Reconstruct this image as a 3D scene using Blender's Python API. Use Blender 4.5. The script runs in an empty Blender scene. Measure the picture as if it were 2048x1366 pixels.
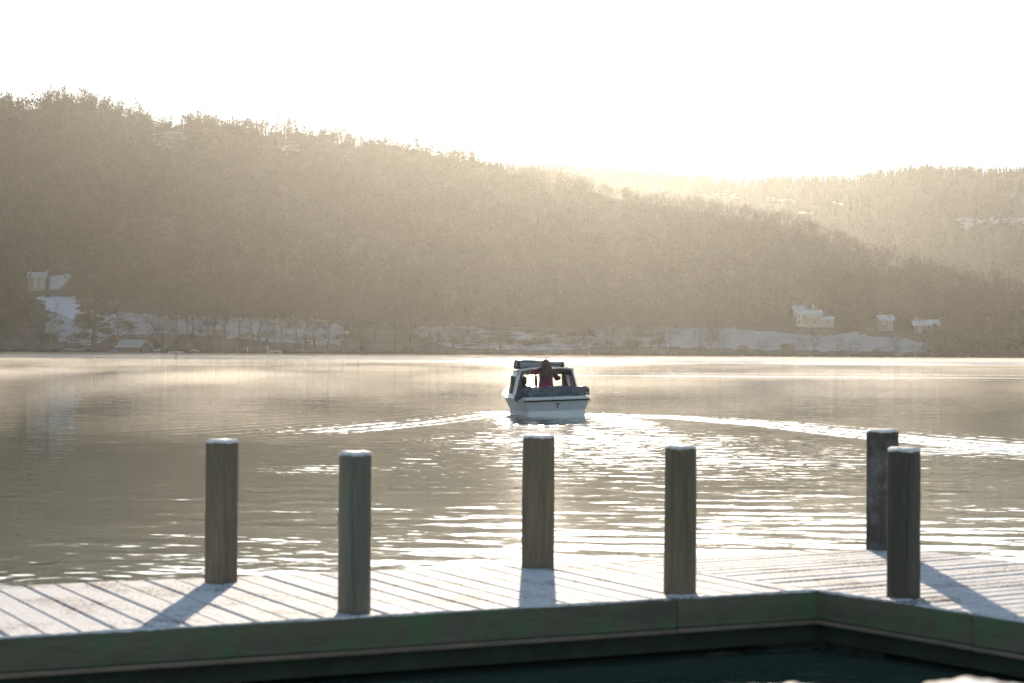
import bpy, math, random
import numpy as np
from mathutils import Vector, Matrix

scene = bpy.context.scene
col = scene.collection
R = math.radians
rnd = random.Random(7)

# ------------------------------------------------------------------ camera
FPX = 3982.0                      # focal length in pixels of the 2048 px wide photograph (70 mm)
CAM_H = 1.8
cam_d = bpy.data.cameras.new('camera')
cam = bpy.data.objects.new('camera', cam_d)
col.objects.link(cam)
scene.camera = cam
cam_d.sensor_width = 36.0
cam_d.lens = 70.0
cam_d.clip_start = 0.05
cam_d.clip_end = 40000.0
cam_d.dof.use_dof = True
cam_d.dof.focus_distance = 56.0
cam_d.dof.aperture_fstop = 4.0
CAM_ROT = Matrix.Rotation(R(90.29), 3, 'X') @ Matrix.Rotation(R(0.364), 3, 'Z')
cam.matrix_world = Matrix.Translation((0, 0, CAM_H)) @ CAM_ROT.to_4x4()

# ------------------------------------------------------------------ sky, sun, exposure
SUN_EL, SUN_AZ = R(11.5), R(0.8)
world = bpy.data.worlds.new('World')
scene.world = world
world.use_nodes = True
wn = world.node_tree
for n in list(wn.nodes):
    wn.nodes.remove(n)
sky = wn.nodes.new('ShaderNodeTexSky')
sky.sky_type = 'NISHITA'
sky.sun_disc = False
sky.sun_elevation = SUN_EL
sky.sun_rotation = SUN_AZ
sky.air_density = 0.9
sky.dust_density = 0.15
sky.ozone_density = 1.5
bg = wn.nodes.new('ShaderNodeBackground')
bg.inputs['Strength'].default_value = 0.125
wo = wn.nodes.new('ShaderNodeOutputWorld')
# thin streaky cirrus veil
wtc = wn.nodes.new('ShaderNodeTexCoord')
wmp = wn.nodes.new('ShaderNodeMapping')
wmp.inputs['Scale'].default_value = (3.0, 3.0, 16.0)
wmp.inputs['Rotation'].default_value = (0.0, 0.12, 0.0)
wnz = wn.nodes.new('ShaderNodeTexNoise')
wnz.inputs['Scale'].default_value = 1.6
wnz.inputs['Detail'].default_value = 6.0
wnz.inputs['Roughness'].default_value = 0.6
wrp = wn.nodes.new('ShaderNodeMapRange')
wrp.inputs['From Min'].default_value = 0.38
wrp.inputs['From Max'].default_value = 0.68
wrp.inputs['To Min'].default_value = 0.0
wrp.inputs['To Max'].default_value = 0.5
wbw = wn.nodes.new('ShaderNodeRGBToBW')
wml = wn.nodes.new('ShaderNodeVectorMath')
wml.operation = 'SCALE'
wml.inputs['Scale'].default_value = 1.2
wmx = wn.nodes.new('ShaderNodeMix')
wmx.data_type = 'RGBA'
wn.links.new(wtc.outputs['Generated'], wmp.inputs['Vector'])
wn.links.new(wmp.outputs[0], wnz.inputs['Vector'])
wn.links.new(wnz.outputs[0], wrp.inputs['Value'])
wn.links.new(sky.outputs[0], wbw.inputs[0])
wn.links.new(wbw.outputs[0], wml.inputs[0])
wsx = wn.nodes.new('ShaderNodeSeparateXYZ')
wn.links.new(wtc.outputs['Generated'], wsx.inputs[0])
wsd = wn.nodes.new('ShaderNodeMapRange')
wsd.interpolation_type = 'SMOOTHSTEP'
wsd.inputs['From Min'].default_value = 0.55
wsd.inputs['From Max'].default_value = 1.0
wsd.inputs['To Max'].default_value = 0.55
wad = wn.nodes.new('ShaderNodeMath')
wad.operation = 'ADD'
wad.use_clamp = True
wn.links.new(wsx.outputs['Y'], wsd.inputs['Value'])
wn.links.new(wrp.outputs[0], wad.inputs[0])
wn.links.new(wsd.outputs[0], wad.inputs[1])
wn.links.new(wad.outputs[0], wmx.inputs[0])
wn.links.new(sky.outputs[0], wmx.inputs[6])
wn.links.new(wml.outputs[0], wmx.inputs[7])
wn.links.new(wmx.outputs[2], bg.inputs['Color'])
wn.links.new(bg.outputs[0], wo.inputs['Surface'])

sun_d = bpy.data.lights.new('sun', 'SUN')
sun_d.energy = 5.0
sun_d.angle = R(0.5)
sun_d.color = (1.0, 0.835, 0.65)
sun = bpy.data.objects.new('sun', sun_d)
col.objects.link(sun)
sun_dir = Vector((math.sin(SUN_AZ) * math.cos(SUN_EL), math.cos(SUN_AZ) * math.cos(SUN_EL), math.sin(SUN_EL)))
sun.rotation_euler = sun_dir.to_track_quat('Z', 'Y').to_euler()
sun.location = (0, 0, 300)

scene.view_settings.view_transform = 'Standard'
scene.view_settings.look = 'None'
scene.view_settings.gamma = 1.0
scene.view_settings.exposure = 0.75

HAZE_DENSITY, HAZE_G = 0.000051, 0.785
HAZE_COLOR = (0.93, 0.94, 0.885)

scene.render.engine = 'CYCLES'
cy = scene.cycles
cy.use_denoising = True
cy.max_bounces = 6
cy.diffuse_bounces = 2
cy.glossy_bounces = 3
cy.transmission_bounces = 4
cy.transparent_max_bounces = 12
cy.volume_bounces = 0
cy.sample_clamp_indirect = 6.0
cy.caustics_reflective = False
cy.caustics_refractive = False


# ------------------------------------------------------------------ projecting pixels of the photograph
def ray(x, y):
    return CAM_ROT @ Vector(((x - 1024) / FPX, -(y - 683) / FPX, -1.0))


def at(x, y, Y):
    d = ray(x, y)
    return Vector((0, 0, CAM_H)) + d * (Y / d.y)


def on(x, y, z):
    d = ray(x, y)
    return Vector((0, 0, CAM_H)) + d * ((z - CAM_H) / d.z)


# ------------------------------------------------------------------ mesh helpers
class MB:
    """collects shapes and links them as ONE mesh object"""

    def __init__(self):
        self.v, self.f, self.m, self.s = [], [], [], []

    def add(self, verts, faces, mat=0, smooth=False):
        b = len(self.v)
        self.v += [tuple(p) for p in verts]
        self.f += [tuple(i + b for i in f) for f in faces]
        self.m += [mat] * len(faces)
        self.s += [smooth] * len(faces)

    def box(self, c, size, rot=None, mat=0, bevel=0.0):
        hx, hy, hz = size[0] / 2, size[1] / 2, size[2] / 2
        b = min(bevel, hx * .9, hy * .9, hz * .9)
        if b <= 0:
            pts = [Vector((sx * hx, sy * hy, sz * hz)) for sz in (-1, 1) for sy in (-1, 1) for sx in (-1, 1)]
            fs = [(0, 2, 3, 1), (4, 5, 7, 6), (0, 1, 5, 4), (2, 6, 7, 3), (0, 4, 6, 2), (1, 3, 7, 5)]
        else:
            rings = []
            for z, i in ((-hz, b), (-hz + b, 0), (hz - b, 0), (hz, b)):
                x, y = hx - i, hy - i
                c2 = b
                rings.append([Vector(p) for p in ((-x + c2, -y, z), (x - c2, -y, z), (x, -y + c2, z), (x, y - c2, z),
                                                  (x - c2, y, z), (-x + c2, y, z), (-x, y - c2, z), (-x, -y + c2, z))])
            pts = [p for r_ in rings for p in r_]
            fs = [tuple(range(7, -1, -1)), tuple(range(24, 32))]
            for k in range(3):
                for i in range(8):
                    j = (i + 1) % 8
                    fs.append((k * 8 + i, k * 8 + j, k * 8 + 8 + j, k * 8 + 8 + i))
        c = Vector(c)
        if rot is not None:
            pts = [rot @ p for p in pts]
        self.add([p + c for p in pts], fs, mat)

    def prism(self, poly, z0, z1, mat=0):
        n = len(poly)
        v = [(p[0], p[1], z0) for p in poly] + [(p[0], p[1], z1) for p in poly]
        f = [tuple(range(n - 1, -1, -1)), tuple(range(n, 2 * n))]
        f += [(i, (i + 1) % n, n + (i + 1) % n, n + i) for i in range(n)]
        self.add(v, f, mat)

    def tube(self, pts, rad, n=8, mat=0, cap=True, smooth=True, squash=None):
        pts = [Vector(p) for p in pts]
        if not hasattr(rad, '__len__'):
            rad = [rad] * len(pts)
        v, f = [], []
        up = Vector((0, 0, 1))
        for i, p in enumerate(pts):
            t = (pts[min(i + 1, len(pts) - 1)] - pts[max(i - 1, 0)]).normalized()
            a = t.cross(up)
            if a.length < 1e-3:
                a = t.cross(Vector((1, 0, 0)))
            a.normalize()
            b = a.cross(t).normalized()
            for k in range(n):
                w = 2 * math.pi * k / n
                q = a * math.cos(w) + b * math.sin(w) * (squash or 1)
                v.append(p + q * rad[i])
        for i in range(len(pts) - 1):
            for k in range(n):
                j = (k + 1) % n
                f.append((i * n + k, i * n + j, (i + 1) * n + j, (i + 1) * n + k))
        if cap:
            f.append(tuple(range(n - 1, -1, -1)))
            f.append(tuple((len(pts) - 1) * n + k for k in range(n)))
        self.add(v, f, mat, smooth)

    def lathe(self, prof, n=24, c=(0, 0, 0), mat=0, smooth=True):
        v, f = [], []
        for r_, z in prof:
            for k in range(n):
                w = 2 * math.pi * k / n
                v.append((c[0] + r_ * math.cos(w), c[1] + r_ * math.sin(w), c[2] + z))
        for i in range(len(prof) - 1):
            for k in range(n):
                j = (k + 1) % n
                f.append((i * n + k, i * n + j, (i + 1) * n + j, (i + 1) * n + k))
        f.append(tuple(range(n - 1, -1, -1)))
        f.append(tuple((len(prof) - 1) * n + k for k in range(n)))
        self.add(v, f, mat, smooth)

    def grid(self, rows, mat=0, smooth=True):
        n = len(rows[0])
        v = [p for r_ in rows for p in r_]
        f = [(i * n + k, i * n + k + 1, (i + 1) * n + k + 1, (i + 1) * n + k) for i in range(len(rows) - 1) for k in range(n - 1)]
        self.add(v, f, mat, smooth)

    def mesh(self, name, mats):
        me = bpy.data.meshes.new(name)
        me.from_pydata(self.v, [], self.f)
        for m in (mats if isinstance(mats, (list, tuple)) else [mats]):
            me.materials.append(m)
        me.polygons.foreach_set('material_index', self.m)
        me.polygons.foreach_set('use_smooth', self.s)
        me.update()
        return me

    def build(self, name, mats, parent=None):
        return link(name, self.mesh(name, mats), parent)


def link(name, me, parent=None):
    o = bpy.data.objects.new(name, me)
    col.objects.link(o)
    if parent is not None:
        o.parent = parent
    return o


def np_mesh(name, v, f, mats, mi=None, smooth=True):
    """big mesh out of numpy arrays; f is (n,3) or (n,4)"""
    me = bpy.data.meshes.new(name)
    nf, k = f.shape
    me.vertices.add(len(v))
    me.vertices.foreach_set('co', np.ascontiguousarray(v, dtype=np.float32).ravel())
    me.loops.add(nf * k)
    me.loops.foreach_set('vertex_index', np.ascontiguousarray(f, dtype=np.int32).ravel())
    me.polygons.add(nf)
    me.polygons.foreach_set('loop_start', np.arange(0, nf * k, k, dtype=np.int32))
    me.polygons.foreach_set('use_smooth', np.full(nf, smooth))
    for m in (mats if isinstance(mats, (list, tuple)) else [mats]):
        me.materials.append(m)
    if mi is not None:
        me.polygons.foreach_set('material_index', np.ascontiguousarray(mi, dtype=np.int32))
    me.update(calc_edges=True)
    return me


def tag(o, label=None, cat=None, group=None, kind=None):
    if label:
        o['label'] = label
    if cat:
        o['category'] = cat
    if group:
        o['group'] = group
    if kind:
        o['kind'] = kind
    return o


def thing(name, label, cat, loc=(0, 0, 0), rz=0.0, group=None):
    o = bpy.data.objects.new(name, None)
    col.objects.link(o)
    o.empty_display_size = 0.2
    o.location = loc
    o.rotation_euler = (0, 0, rz)
    return tag(o, label, cat, group)


def copy_tree(o, parent=None):
    c = o.copy()
    col.objects.link(c)
    if parent is not None:
        c.parent = parent
    for ch in list(o.children):
        copy_tree(ch, c)
    return c


# ------------------------------------------------------------------ materials
class NT:
    def __init__(self, name):
        self.mat = bpy.data.materials.new(name)
        self.mat.use_nodes = True
        self.t = self.mat.node_tree
        for n in list(self.t.nodes):
            self.t.nodes.remove(n)
        self.out = self.t.nodes.new('ShaderNodeOutputMaterial')

    def n(self, kind, ins=None, **props):
        nd = self.t.nodes.new('ShaderNode' + kind)
        for k, v in props.items():
            setattr(nd, k, v)
        for k, v in (ins or {}).items():
            self.set(nd.inputs[k], v)
        return nd

    def set(self, sock, v):
        if isinstance(v, bpy.types.NodeSocket):
            self.t.links.new(v, sock)
        elif isinstance(v, bpy.types.Node):
            self.t.links.new(v.outputs[0], sock)
        else:
            if sock.type == 'RGBA' and len(v) == 3:
                v = (*v, 1.0)
            sock.default_value = v

    def math(self, op, a, b=0.0, clamp=False):
        return self.n('Math', {0: a, 1: b}, operation=op, use_clamp=clamp).outputs[0]

    def noise(self, vec, scale, detail=3.0, rough=0.5):
        return self.n('TexNoise', {'Vector': vec, 'Scale': scale, 'Detail': detail, 'Roughness': rough})

    def scale(self, vec, s):
        return self.n('VectorMath', {0: vec, 1: s}, operation='MULTIPLY').outputs[0]

    def ramp(self, fac, stops):
        r_ = self.n('ValToRGB', {'Fac': fac})
        el = r_.color_ramp.elements
        while len(el) < len(stops):
            el.new(0.5)
        for e, (p, c) in zip(el, stops):
            e.position = p
            e.color = (*c, 1.0) if len(c) == 3 else c
        return r_.outputs[0]

    def mix(self, fac, a, b):
        m = self.n('Mix', data_type='RGBA')
        self.set(m.inputs[0], fac)
        self.set(m.inputs[6], a)
        self.set(m.inputs[7], b)
        return m.outputs[2]

    def bump(self, h, dist, strength=1.0):
        return self.n('Bump', {'Height': h, 'Distance': dist, 'Strength': strength}).outputs[0]

    def principled(self, color, rough=0.6, normal=None, **kw):
        p = self.n('BsdfPrincipled', {'Base Color': color, 'Roughness': rough})
        if normal is not None:
            self.set(p.inputs['Normal'], normal)
        for k, v in kw.items():
            self.set(p.inputs[k.replace('_', ' ')], v)
        self.t.links.new(p.outputs[0], self.out.inputs['Surface'])
        return p

    def objco(self):
        return self.n('TexCoord').outputs['Object']

    def pos(self):
        return self.n('NewGeometry').outputs['Position']


def simple(name, c, rough=0.6, var=0.25, scale=3.0, bump=0.0, metal=0.0):
    t = NT(name)
    co = t.objco()
    nz = t.noise(co, scale, 4.0, 0.6)
    c0 = tuple(x * (1 - var) for x in c)
    c1 = tuple(min(1, x * (1 + var)) for x in c)
    cc = t.ramp(nz.outputs[0], [(0.3, c0), (0.7, c1)])
    nrm = t.bump(nz.outputs[0], bump) if bump else None
    t.principled(cc, rough, nrm, Metallic=metal)
    return t.mat


M = {}
M['bark'] = simple('bark', (0.035, 0.030, 0.024), 0.9, 0.3, 1.5)
M['twig'] = simple('twig', (0.036, 0.032, 0.024), 0.9, 0.3, 0.3)
M['birch_bark'] = simple('birch_bark', (0.30, 0.28, 0.25), 0.8, 0.3, 1.5)
M['larch_twig'] = simple('larch_twig', (0.045, 0.036, 0.023), 0.9, 0.3, 0.3)
M['needles'] = simple('needles', (0.040, 0.050, 0.022), 0.8, 0.35, 0.4)
M['spruce'] = simple('spruce', (0.030, 0.040, 0.022), 0.8, 0.35, 0.4)
M['snow'] = simple('snow', (0.80, 0.81, 0.83), 0.6, 0.06, 4.0, 0.01)
M['thin_snow'] = simple('thin_snow', (0.50, 0.52, 0.56), 0.7, 0.2, 1.5)
M['white_wall'] = simple('white_render', (0.37, 0.35, 0.31), 0.8, 0.08, 1.0)
M['stone_wall'] = simple('stone_wall', (0.18, 0.165, 0.145), 0.9, 0.3, 1.5)
M['dark_glass'] = simple('dark_glass', (0.03, 0.035, 0.04), 0.1, 0.2)
M['dark_wood'] = simple('dark_wood', (0.05, 0.045, 0.035), 0.8, 0.3, 2.0)
M['slate'] = simple('frosted_slate', (0.28, 0.29, 0.29), 0.7, 0.25, 2.0)
M['boat_white'] = simple('boat_white', (0.78, 0.79, 0.79), 0.3, 0.03, 5.0)
M['boat_grey'] = simple('boat_grey', (0.46, 0.48, 0.49), 0.35, 0.05, 4.0)
M['rubber'] = simple('rubber', (0.025, 0.027, 0.03), 0.6, 0.2)
M['inside'] = simple('cabin_lining', (0.085, 0.08, 0.075), 0.7, 0.1)
M['tarp'] = simple('tarpaulin', (0.075, 0.10, 0.125), 0.55, 0.5, 5.0, 0.03)
M['canvas'] = simple('canvas', (0.33, 0.33, 0.36), 0.8, 0.15, 4.0, 0.01)
M['canvas_dark'] = simple('canvas_dark', (0.055, 0.06, 0.075), 0.8, 0.2, 4.0)
M['metal'] = simple('metal', (0.6, 0.62, 0.65), 0.25, 0.05, 3.0, 0.0, 1.0)
M['jacket'] = simple('jacket', (0.115, 0.014, 0.042), 0.8, 0.2, 6.0, 0.01)
M['jacket_hem'] = simple('jacket_hem', (0.28, 0.02, 0.085), 0.8, 0.2, 6.0)
M['trousers'] = simple('trousers', (0.015, 0.017, 0.025), 0.8, 0.2, 6.0)
M['dark_coat'] = simple('dark_coat', (0.014, 0.015, 0.018), 0.8, 0.2, 6.0)
M['skin'] = simple('skin', (0.52, 0.30, 0.21), 0.5, 0.08, 8.0)
M['sleeve'] = simple('sleeve', (0.075, 0.045, 0.04), 0.8, 0.2, 8.0)
M['buoy'] = simple('buoy', (0.03, 0.03, 0.032), 0.5, 0.2)
M['varnish'] = simple('pale_boat_wood', (0.42, 0.36, 0.26), 0.5, 0.2, 3.0)
M['blue_tarp'] = simple('blue_tarp', (0.05, 0.07, 0.22), 0.6, 0.2, 3.0)
M['ink'] = simple('ink', (0.02, 0.02, 0.022), 0.6, 0.1)


def hair_mat():
    t = NT('hair')
    co = t.objco()
    nz = t.noise(t.scale(co, (60, 60, 4)), 1.0, 3.0, 0.6)
    c = t.ramp(nz.outputs[0], [(0.3, (0.018, 0.011, 0.007)), (0.7, (0.055, 0.032, 0.017))])
    p = t.principled(c, 0.45)
    tl = t.n('BsdfTranslucent', {'Color': (0.35, 0.20, 0.07)})
    mx = t.n('MixShader', {0: 0.18, 1: p.outputs[0], 2: tl.outputs[0]})
    t.t.links.new(mx.outputs[0], t.out.inputs['Surface'])
    return t.mat


M['hair'] = hair_mat()


def glass_mat():
    t = NT('window_glass')
    co = t.objco()
    nz = t.noise(co, 40.0, 4.0, 0.7)
    tr = t.n('BsdfTransparent', {'Color': (0.90, 0.93, 0.92)})
    gl = t.n('BsdfGlossy', {'Color': (1, 1, 1), 'Roughness': 0.05})
    df = t.n('BsdfTranslucent', {'Color': (0.8, 0.8, 0.8)})
    fr = t.n('Fresnel', {'IOR': 1.45})
    m1 = t.n('MixShader', {0: fr.outputs[0], 1: tr.outputs[0], 2: gl.outputs[0]})
    drops = t.ramp(nz.outputs[0], [(0.52, (0, 0, 0)), (0.68, (0.45, 0.45, 0.45))])
    m2 = t.n('MixShader', {0: drops, 1: m1.outputs[0], 2: df.outputs[0]})
    t.t.links.new(m2.outputs[0], t.out.inputs['Surface'])
    return t.mat


M['glass'] = glass_mat()


def frost_deck_mat():
    t = NT('frosted_deck')
    co = t.objco()
    big = t.noise(co, 2.2, 4.0, 0.6)
    fine = t.noise(co, 38.0, 5.0, 0.7)
    grain = t.noise(co, 130.0, 3.0, 0.6)
    cover = t.math('ADD', t.math('MULTIPLY', big.outputs[0], 0.55), t.math('MULTIPLY', fine.outputs[0], 0.55))
    fac = t.ramp(cover, [(0.42, (0, 0, 0)), (0.54, (1, 1, 1))])
    snow = t.ramp(fine.outputs[0], [(0.3, (0.70, 0.69, 0.68)), (0.7, (0.86, 0.845, 0.83))])
    wood = t.ramp(grain.outputs[0], [(0.3, (0.10, 0.085, 0.07)), (0.7, (0.22, 0.20, 0.17))])
    lump = t.noise(co, 13.0, 4.0, 0.6)
    h = t.math('ADD', t.math('MULTIPLY', fine.outputs[0], 1.0), t.math('MULTIPLY', grain.outputs[0], 0.35))
    h = t.math('ADD', h, t.math('MULTIPLY', lump.outputs[0], 1.6))
    nrm = t.bump(h, 0.012, 1.0)
    c = t.mix(fac, wood, snow)
    p_ = t.principled(c, 0.75, nrm)
    p_.inputs['Specular IOR Level'].default_value = 0.2
    return t.mat


M['frost_deck'] = frost_deck_mat()


def timber_mat(name, dark, light, algae, vertical=True, amount=0.5):
    t = NT(name)
    co = t.objco()
    s = (9.0, 9.0, 0.9) if vertical else (0.9, 9.0, 9.0)
    g = t.noise(t.scale(co, s), 2.0, 6.0, 0.65)
    fine = t.noise(t.scale(co, tuple(x * 4 for x in s)), 3.0, 4.0, 0.6)
    c = t.ramp(g.outputs[0], [(0.25, dark), (0.75, light)])
    mid = t.noise(t.scale(co, tuple(x * 0.45 for x in s)), 2.0, 5.0, 0.7)
    c = t.mix(t.ramp(mid.outputs[0], [(0.42, (0, 0, 0)), (0.62, (0.75, 0.75, 0.75))]), c, tuple(x * 0.8 for x in dark))
    c = t.mix(t.math('MULTIPLY', fine.outputs[0], 0.6), c, tuple(x * 0.5 for x in dark))
    patch = t.noise(co, 3.5, 4.0, 0.6)
    al = t.ramp(patch.outputs[0], [(0.45, (0, 0, 0)), (0.68, (amount, amount, amount))])
    c = t.mix(al, c, algae)
    h = t.math('ADD', g.outputs[0], t.math('MULTIPLY', fine.outputs[0], 0.5))
    t.principled(c, 0.8, t.bump(h, 0.006, 0.8))
    return t.mat


M['post'] = timber_mat('post_timber', (0.130, 0.100, 0.064), (0.31, 0.245, 0.160), (0.12, 0.135, 0.07), True, 0.35)
M['post_green'] = timber_mat('green_post_timber', (0.155, 0.140, 0.105), (0.34, 0.305, 0.23), (0.17, 0.195, 0.13), True, 0.45)
M['post_dark'] = timber_mat('dark_post_timber', (0.070, 0.060, 0.045), (0.15, 0.125, 0.092), (0.055, 0.070, 0.040))
M['post_flaky'] = timber_mat('flaking_post_timber', (0.060, 0.055, 0.050), (0.12, 0.095, 0.07), (0.22, 0.22, 0.21), True, 0.8)
M['fascia'] = timber_mat('fascia_timber', (0.115, 0.105, 0.068), (0.25, 0.22, 0.15), (0.080, 0.155, 0.060), False, 0.8)
M['trim'] = timber_mat('trim_timber', (0.22, 0.165, 0.12), (0.36, 0.27, 0.20), (0.12, 0.11, 0.07), False, 0.4)


def water_mat():
    t = NT('lake_water')
    geo = t.n('NewGeometry')
    p = geo.outputs['Position']
    at_ = t.n('Attribute', attribute_name='ruffle')
    ruf = at_.outputs['Fac']
    a = t.noise(t.scale(p, (0.9, 1.5, 1.0)), 0.9, 2.0, 0.5)
    b = t.noise(t.scale(p, (1.5, 2.2, 1.0)), 3.0, 3.0, 0.6)
    cen = lambda nd: t.n('VectorMath', {0: nd.outputs['Color'], 1: (0.5, 0.5, 0.5)}, operation='SUBTRACT').outputs[0]
    va = t.n('VectorMath', {0: cen(a), 'Scale': 0.03}, operation='SCALE').outputs[0]
    vb = t.n('VectorMath', {0: cen(b), 'Scale': ruf}, operation='SCALE').outputs[0]
    sm = t.n('VectorMath', {0: va, 1: vb}, operation='ADD').outputs[0]
    sm = t.scale(sm, (0.9, 1.0, 0.0))
    bias = t.n('VectorMath', {0: (0.0, -0.10, 0.0), 'Scale': t.math('MAXIMUM', t.math('SUBTRACT', ruf, 0.17), 0.0)}, operation='SCALE').outputs[0]
    sm = t.n('VectorMath', {0: sm, 1: bias}, operation='ADD').outputs[0]
    nn = t.n('VectorMath', {0: geo.outputs['Normal'], 1: sm}, operation='ADD').outputs[0]
    nn = t.n('VectorMath', {0: nn}, operation='NORMALIZE').outputs[0]
    pr = t.principled((0.042, 0.075, 0.058), 0.04, nn)
    pr.inputs['IOR'].default_value = 1.333
    return t.mat


M['water'] = water_mat()


# ------------------------------------------------------------------ terrain
def horizon(x):
    return 703.0 + (x - 1024) * 0.00635


def lerp_knots(x, kn):
    kx = np.array([k[0] for k in kn], float)
    ky = np.array([k[1] for k in kn], float)
    return np.interp(x, kx, ky)


CREST_Y = [(-900, 250), (-300, 240), (0, 226), (60, 218), (130, 212), (200, 224), (300, 252), (400, 256), (500, 266), (620, 280), (720, 296), (800, 308),
           (900, 322), (1000, 341), (1080, 356), (1130, 368), (1190, 385), (1250, 398), (1330, 411), (1420, 424), (1500, 438), (1600, 452), (1700, 500),
           (1800, 532), (1900, 557), (2048, 584), (2300, 618), (2900, 645)]
CREST_D = [(-900, 1000), (0, 980), (1024, 900), (1600, 860), (2048, 835), (2900, 820)]
FIELD_Y = [(-900, 610), (-100, 600), (0, 592), (150, 594), (250, 606), (400, 626), (600, 634), (800, 650), (900, 648), (1100, 655), (1300, 655), (1500, 654),
           (1700, 662), (1800, 668), (1900, 680), (2048, 684), (2900, 684)]
FAR_Y = [(500, 400), (1000, 352), (1150, 356), (1250, 364), (1320, 372), (1400, 376), (1470, 384), (1520, 382), (1600, 378), (1700, 378), (1800, 362), (1850, 357),
         (1950, 362), (2048, 362), (2300, 366), (2900, 380)]
SHORE_D, FIELD_D, FAR_D = 630.0, 762.0, 1600.0
nrng = np.random.default_rng(5)
WAVES = [(nrng.uniform(-1, 1), nrng.uniform(-1, 1), nrng.uniform(0, 6.28)) for _ in range(24)]


def bumps(X, Y, wl):
    s = np.zeros_like(X)
    for a, b, ph in WAVES:
        s += np.sin((a * X + b * Y) * 2 * np.pi / wl + ph)
    return s / 5.0


def smooth01(t):
    t = np.clip(t, 0, 1)
    return t * t * (3 - 2 * t)


def hill_z(X, Y):
    X, Y = np.asarray(X, float), np.asarray(Y, float)
    px = 1024 + FPX * X / np.maximum(Y, 1)
    hz = horizon(px)
    dc = lerp_knots(px, CREST_D)
    zc = CAM_H + dc * (hz - lerp_knots(px, CREST_Y)) / FPX
    zf = CAM_H + FIELD_D * (hz - lerp_knots(px, FIELD_Y)) / FPX
    z = np.interp(Y, [SHORE_D - 40, SHORE_D, SHORE_D + 6], [-4.0, -0.15, 0.9])
    t = np.clip((Y - SHORE_D - 6) / (FIELD_D - SHORE_D - 6), 0, 1)
    z = z + (zf - 0.9) * (0.15 * t + 0.85 * smooth01(t * 0.97)) * (Y > SHORE_D)
    s = np.clip((Y - FIELD_D) / (dc - FIELD_D), 0, 1)
    z = z + (zc - zf) * (1 - (1 - s) ** 1.35)
    z = z - (zc * 0.75) * smooth01((Y - dc) / 420.0)
    z = z + bumps(X, Y, 90.0) * 1.3 * smooth01((Y - FIELD_D) / 60.0) * smooth01((dc - Y) / 40.0)
    z = z + bumps(X, Y, 22.0) * 0.25 * smooth01((Y - SHORE_D - 8) / 30.0)
    return z


def far_z(X, Y):
    X, Y = np.asarray(X, float), np.asarray(Y, float)
    px = 1024 + FPX * X / np.maximum(Y, 1)
    zc = CAM_H + FAR_D * (horizon(px) - lerp_knots(px, FAR_Y) + 12) / FPX
    t = np.clip((Y - 1045) / (FAR_D - 1045), 0, 1)
    z = 10 + (zc - 10) * (0.45 * t + 0.55 * smooth01(t))
    z = z - zc * 0.5 * smooth01((Y - FAR_D) / 500.0)
    return z + bumps(X, Y, 160.0) * 2.5 * np.sin(np.pi * t)


def proj(X, Y, Z):
    """pixel of the photograph (arrays)"""
    inv = np.array(CAM_ROT.inverted())
    P = np.stack([np.asarray(X, float), np.asarray(Y, float), np.asarray(Z, float) - CAM_H])
    c = np.tensordot(inv, P, 1)
    return 1024 + FPX * c[0] / -c[2], 683 - FPX * c[1] / -c[2]


def inside(px, py, poly):
    px, py = np.asarray(px), np.asarray(py)
    r_ = np.zeros(px.shape, bool)
    n = len(poly)
    for i in range(n):
        x0, y0 = poly[i]
        x1, y1 = poly[(i + 1) % n]
        c = ((y0 > py) != (y1 > py)) & (px < (x1 - x0) * (py - y0) / (y1 - y0 + 1e-9) + x0)
        r_ ^= c
    return r_


# open snowy ground on the hills: meadows by the lake and clearings in the woods (outlines on the ground)
MEADOWS = [
    [(70, 594), (150, 592), (160, 612), (150, 640), (100, 622)],
    [(90, 628), (180, 622), (300, 628), (420, 634), (560, 636), (660, 640), (700, 660), (680, 690), (560, 686), (420, 672), (300, 668), (230, 672), (200, 688), (150, 692), (90, 676)],
    [(820, 655), (900, 650), (1000, 660), (1090, 668), (1180, 672), (1260, 690), (1120, 702), (900, 696), (840, 676)],
    [(1180, 656), (1300, 654), (1440, 656), (1560, 664), (1650, 672), (1710, 663), (1740, 671), (1800, 676), (1890, 691), (1840, 704), (1500, 700), (1200, 690)],
    [(95, 545), (145, 548), (140, 575), (100, 578)],
]
CLEARINGS = [
    [(310, 262), (375, 258), (380, 275), (350, 282), (352, 306), (322, 304), (300, 280)],
    [(552, 292), (600, 286), (610, 300), (585, 312), (565, 310)],
    [(235, 280), (275, 276), (280, 290), (240, 292)],
    [(42, 214), (80, 214), (80, 224), (42, 220)],
]
FAR_CLEARINGS = [
    [(1290, 375), (1340, 376), (1340, 385), (1290, 384)],
    [(1400, 388), (1480, 386), (1490, 396), (1410, 398)],
    [(1525, 394), (1595, 397), (1592, 406), (1530, 403)],
    [(1660, 402), (1692, 402), (1690, 412), (1662, 411)],
    [(1592, 422), (1620, 422), (1618, 433), (1594, 432)],
    [(1905, 434), (1980, 436), (2060, 432), (2060, 446), (1990, 448), (1945, 448), (1945, 462), (1925, 458)],
    [(2005, 384), (2032, 384), (2030, 396), (2008, 394)],
    [(1820, 410), (1832, 410), (1832, 420), (1822, 420)],
]


def hash_noise(X, Y, wl):
    s = 0
    for k, (a, b, ph) in enumerate(WAVES[:10]):
        s = s + np.sin((a * 1.3 * X + b * 1.3 * Y) * 2 * np.pi / wl + ph * 3 + k)
    return s / 4.0


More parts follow.
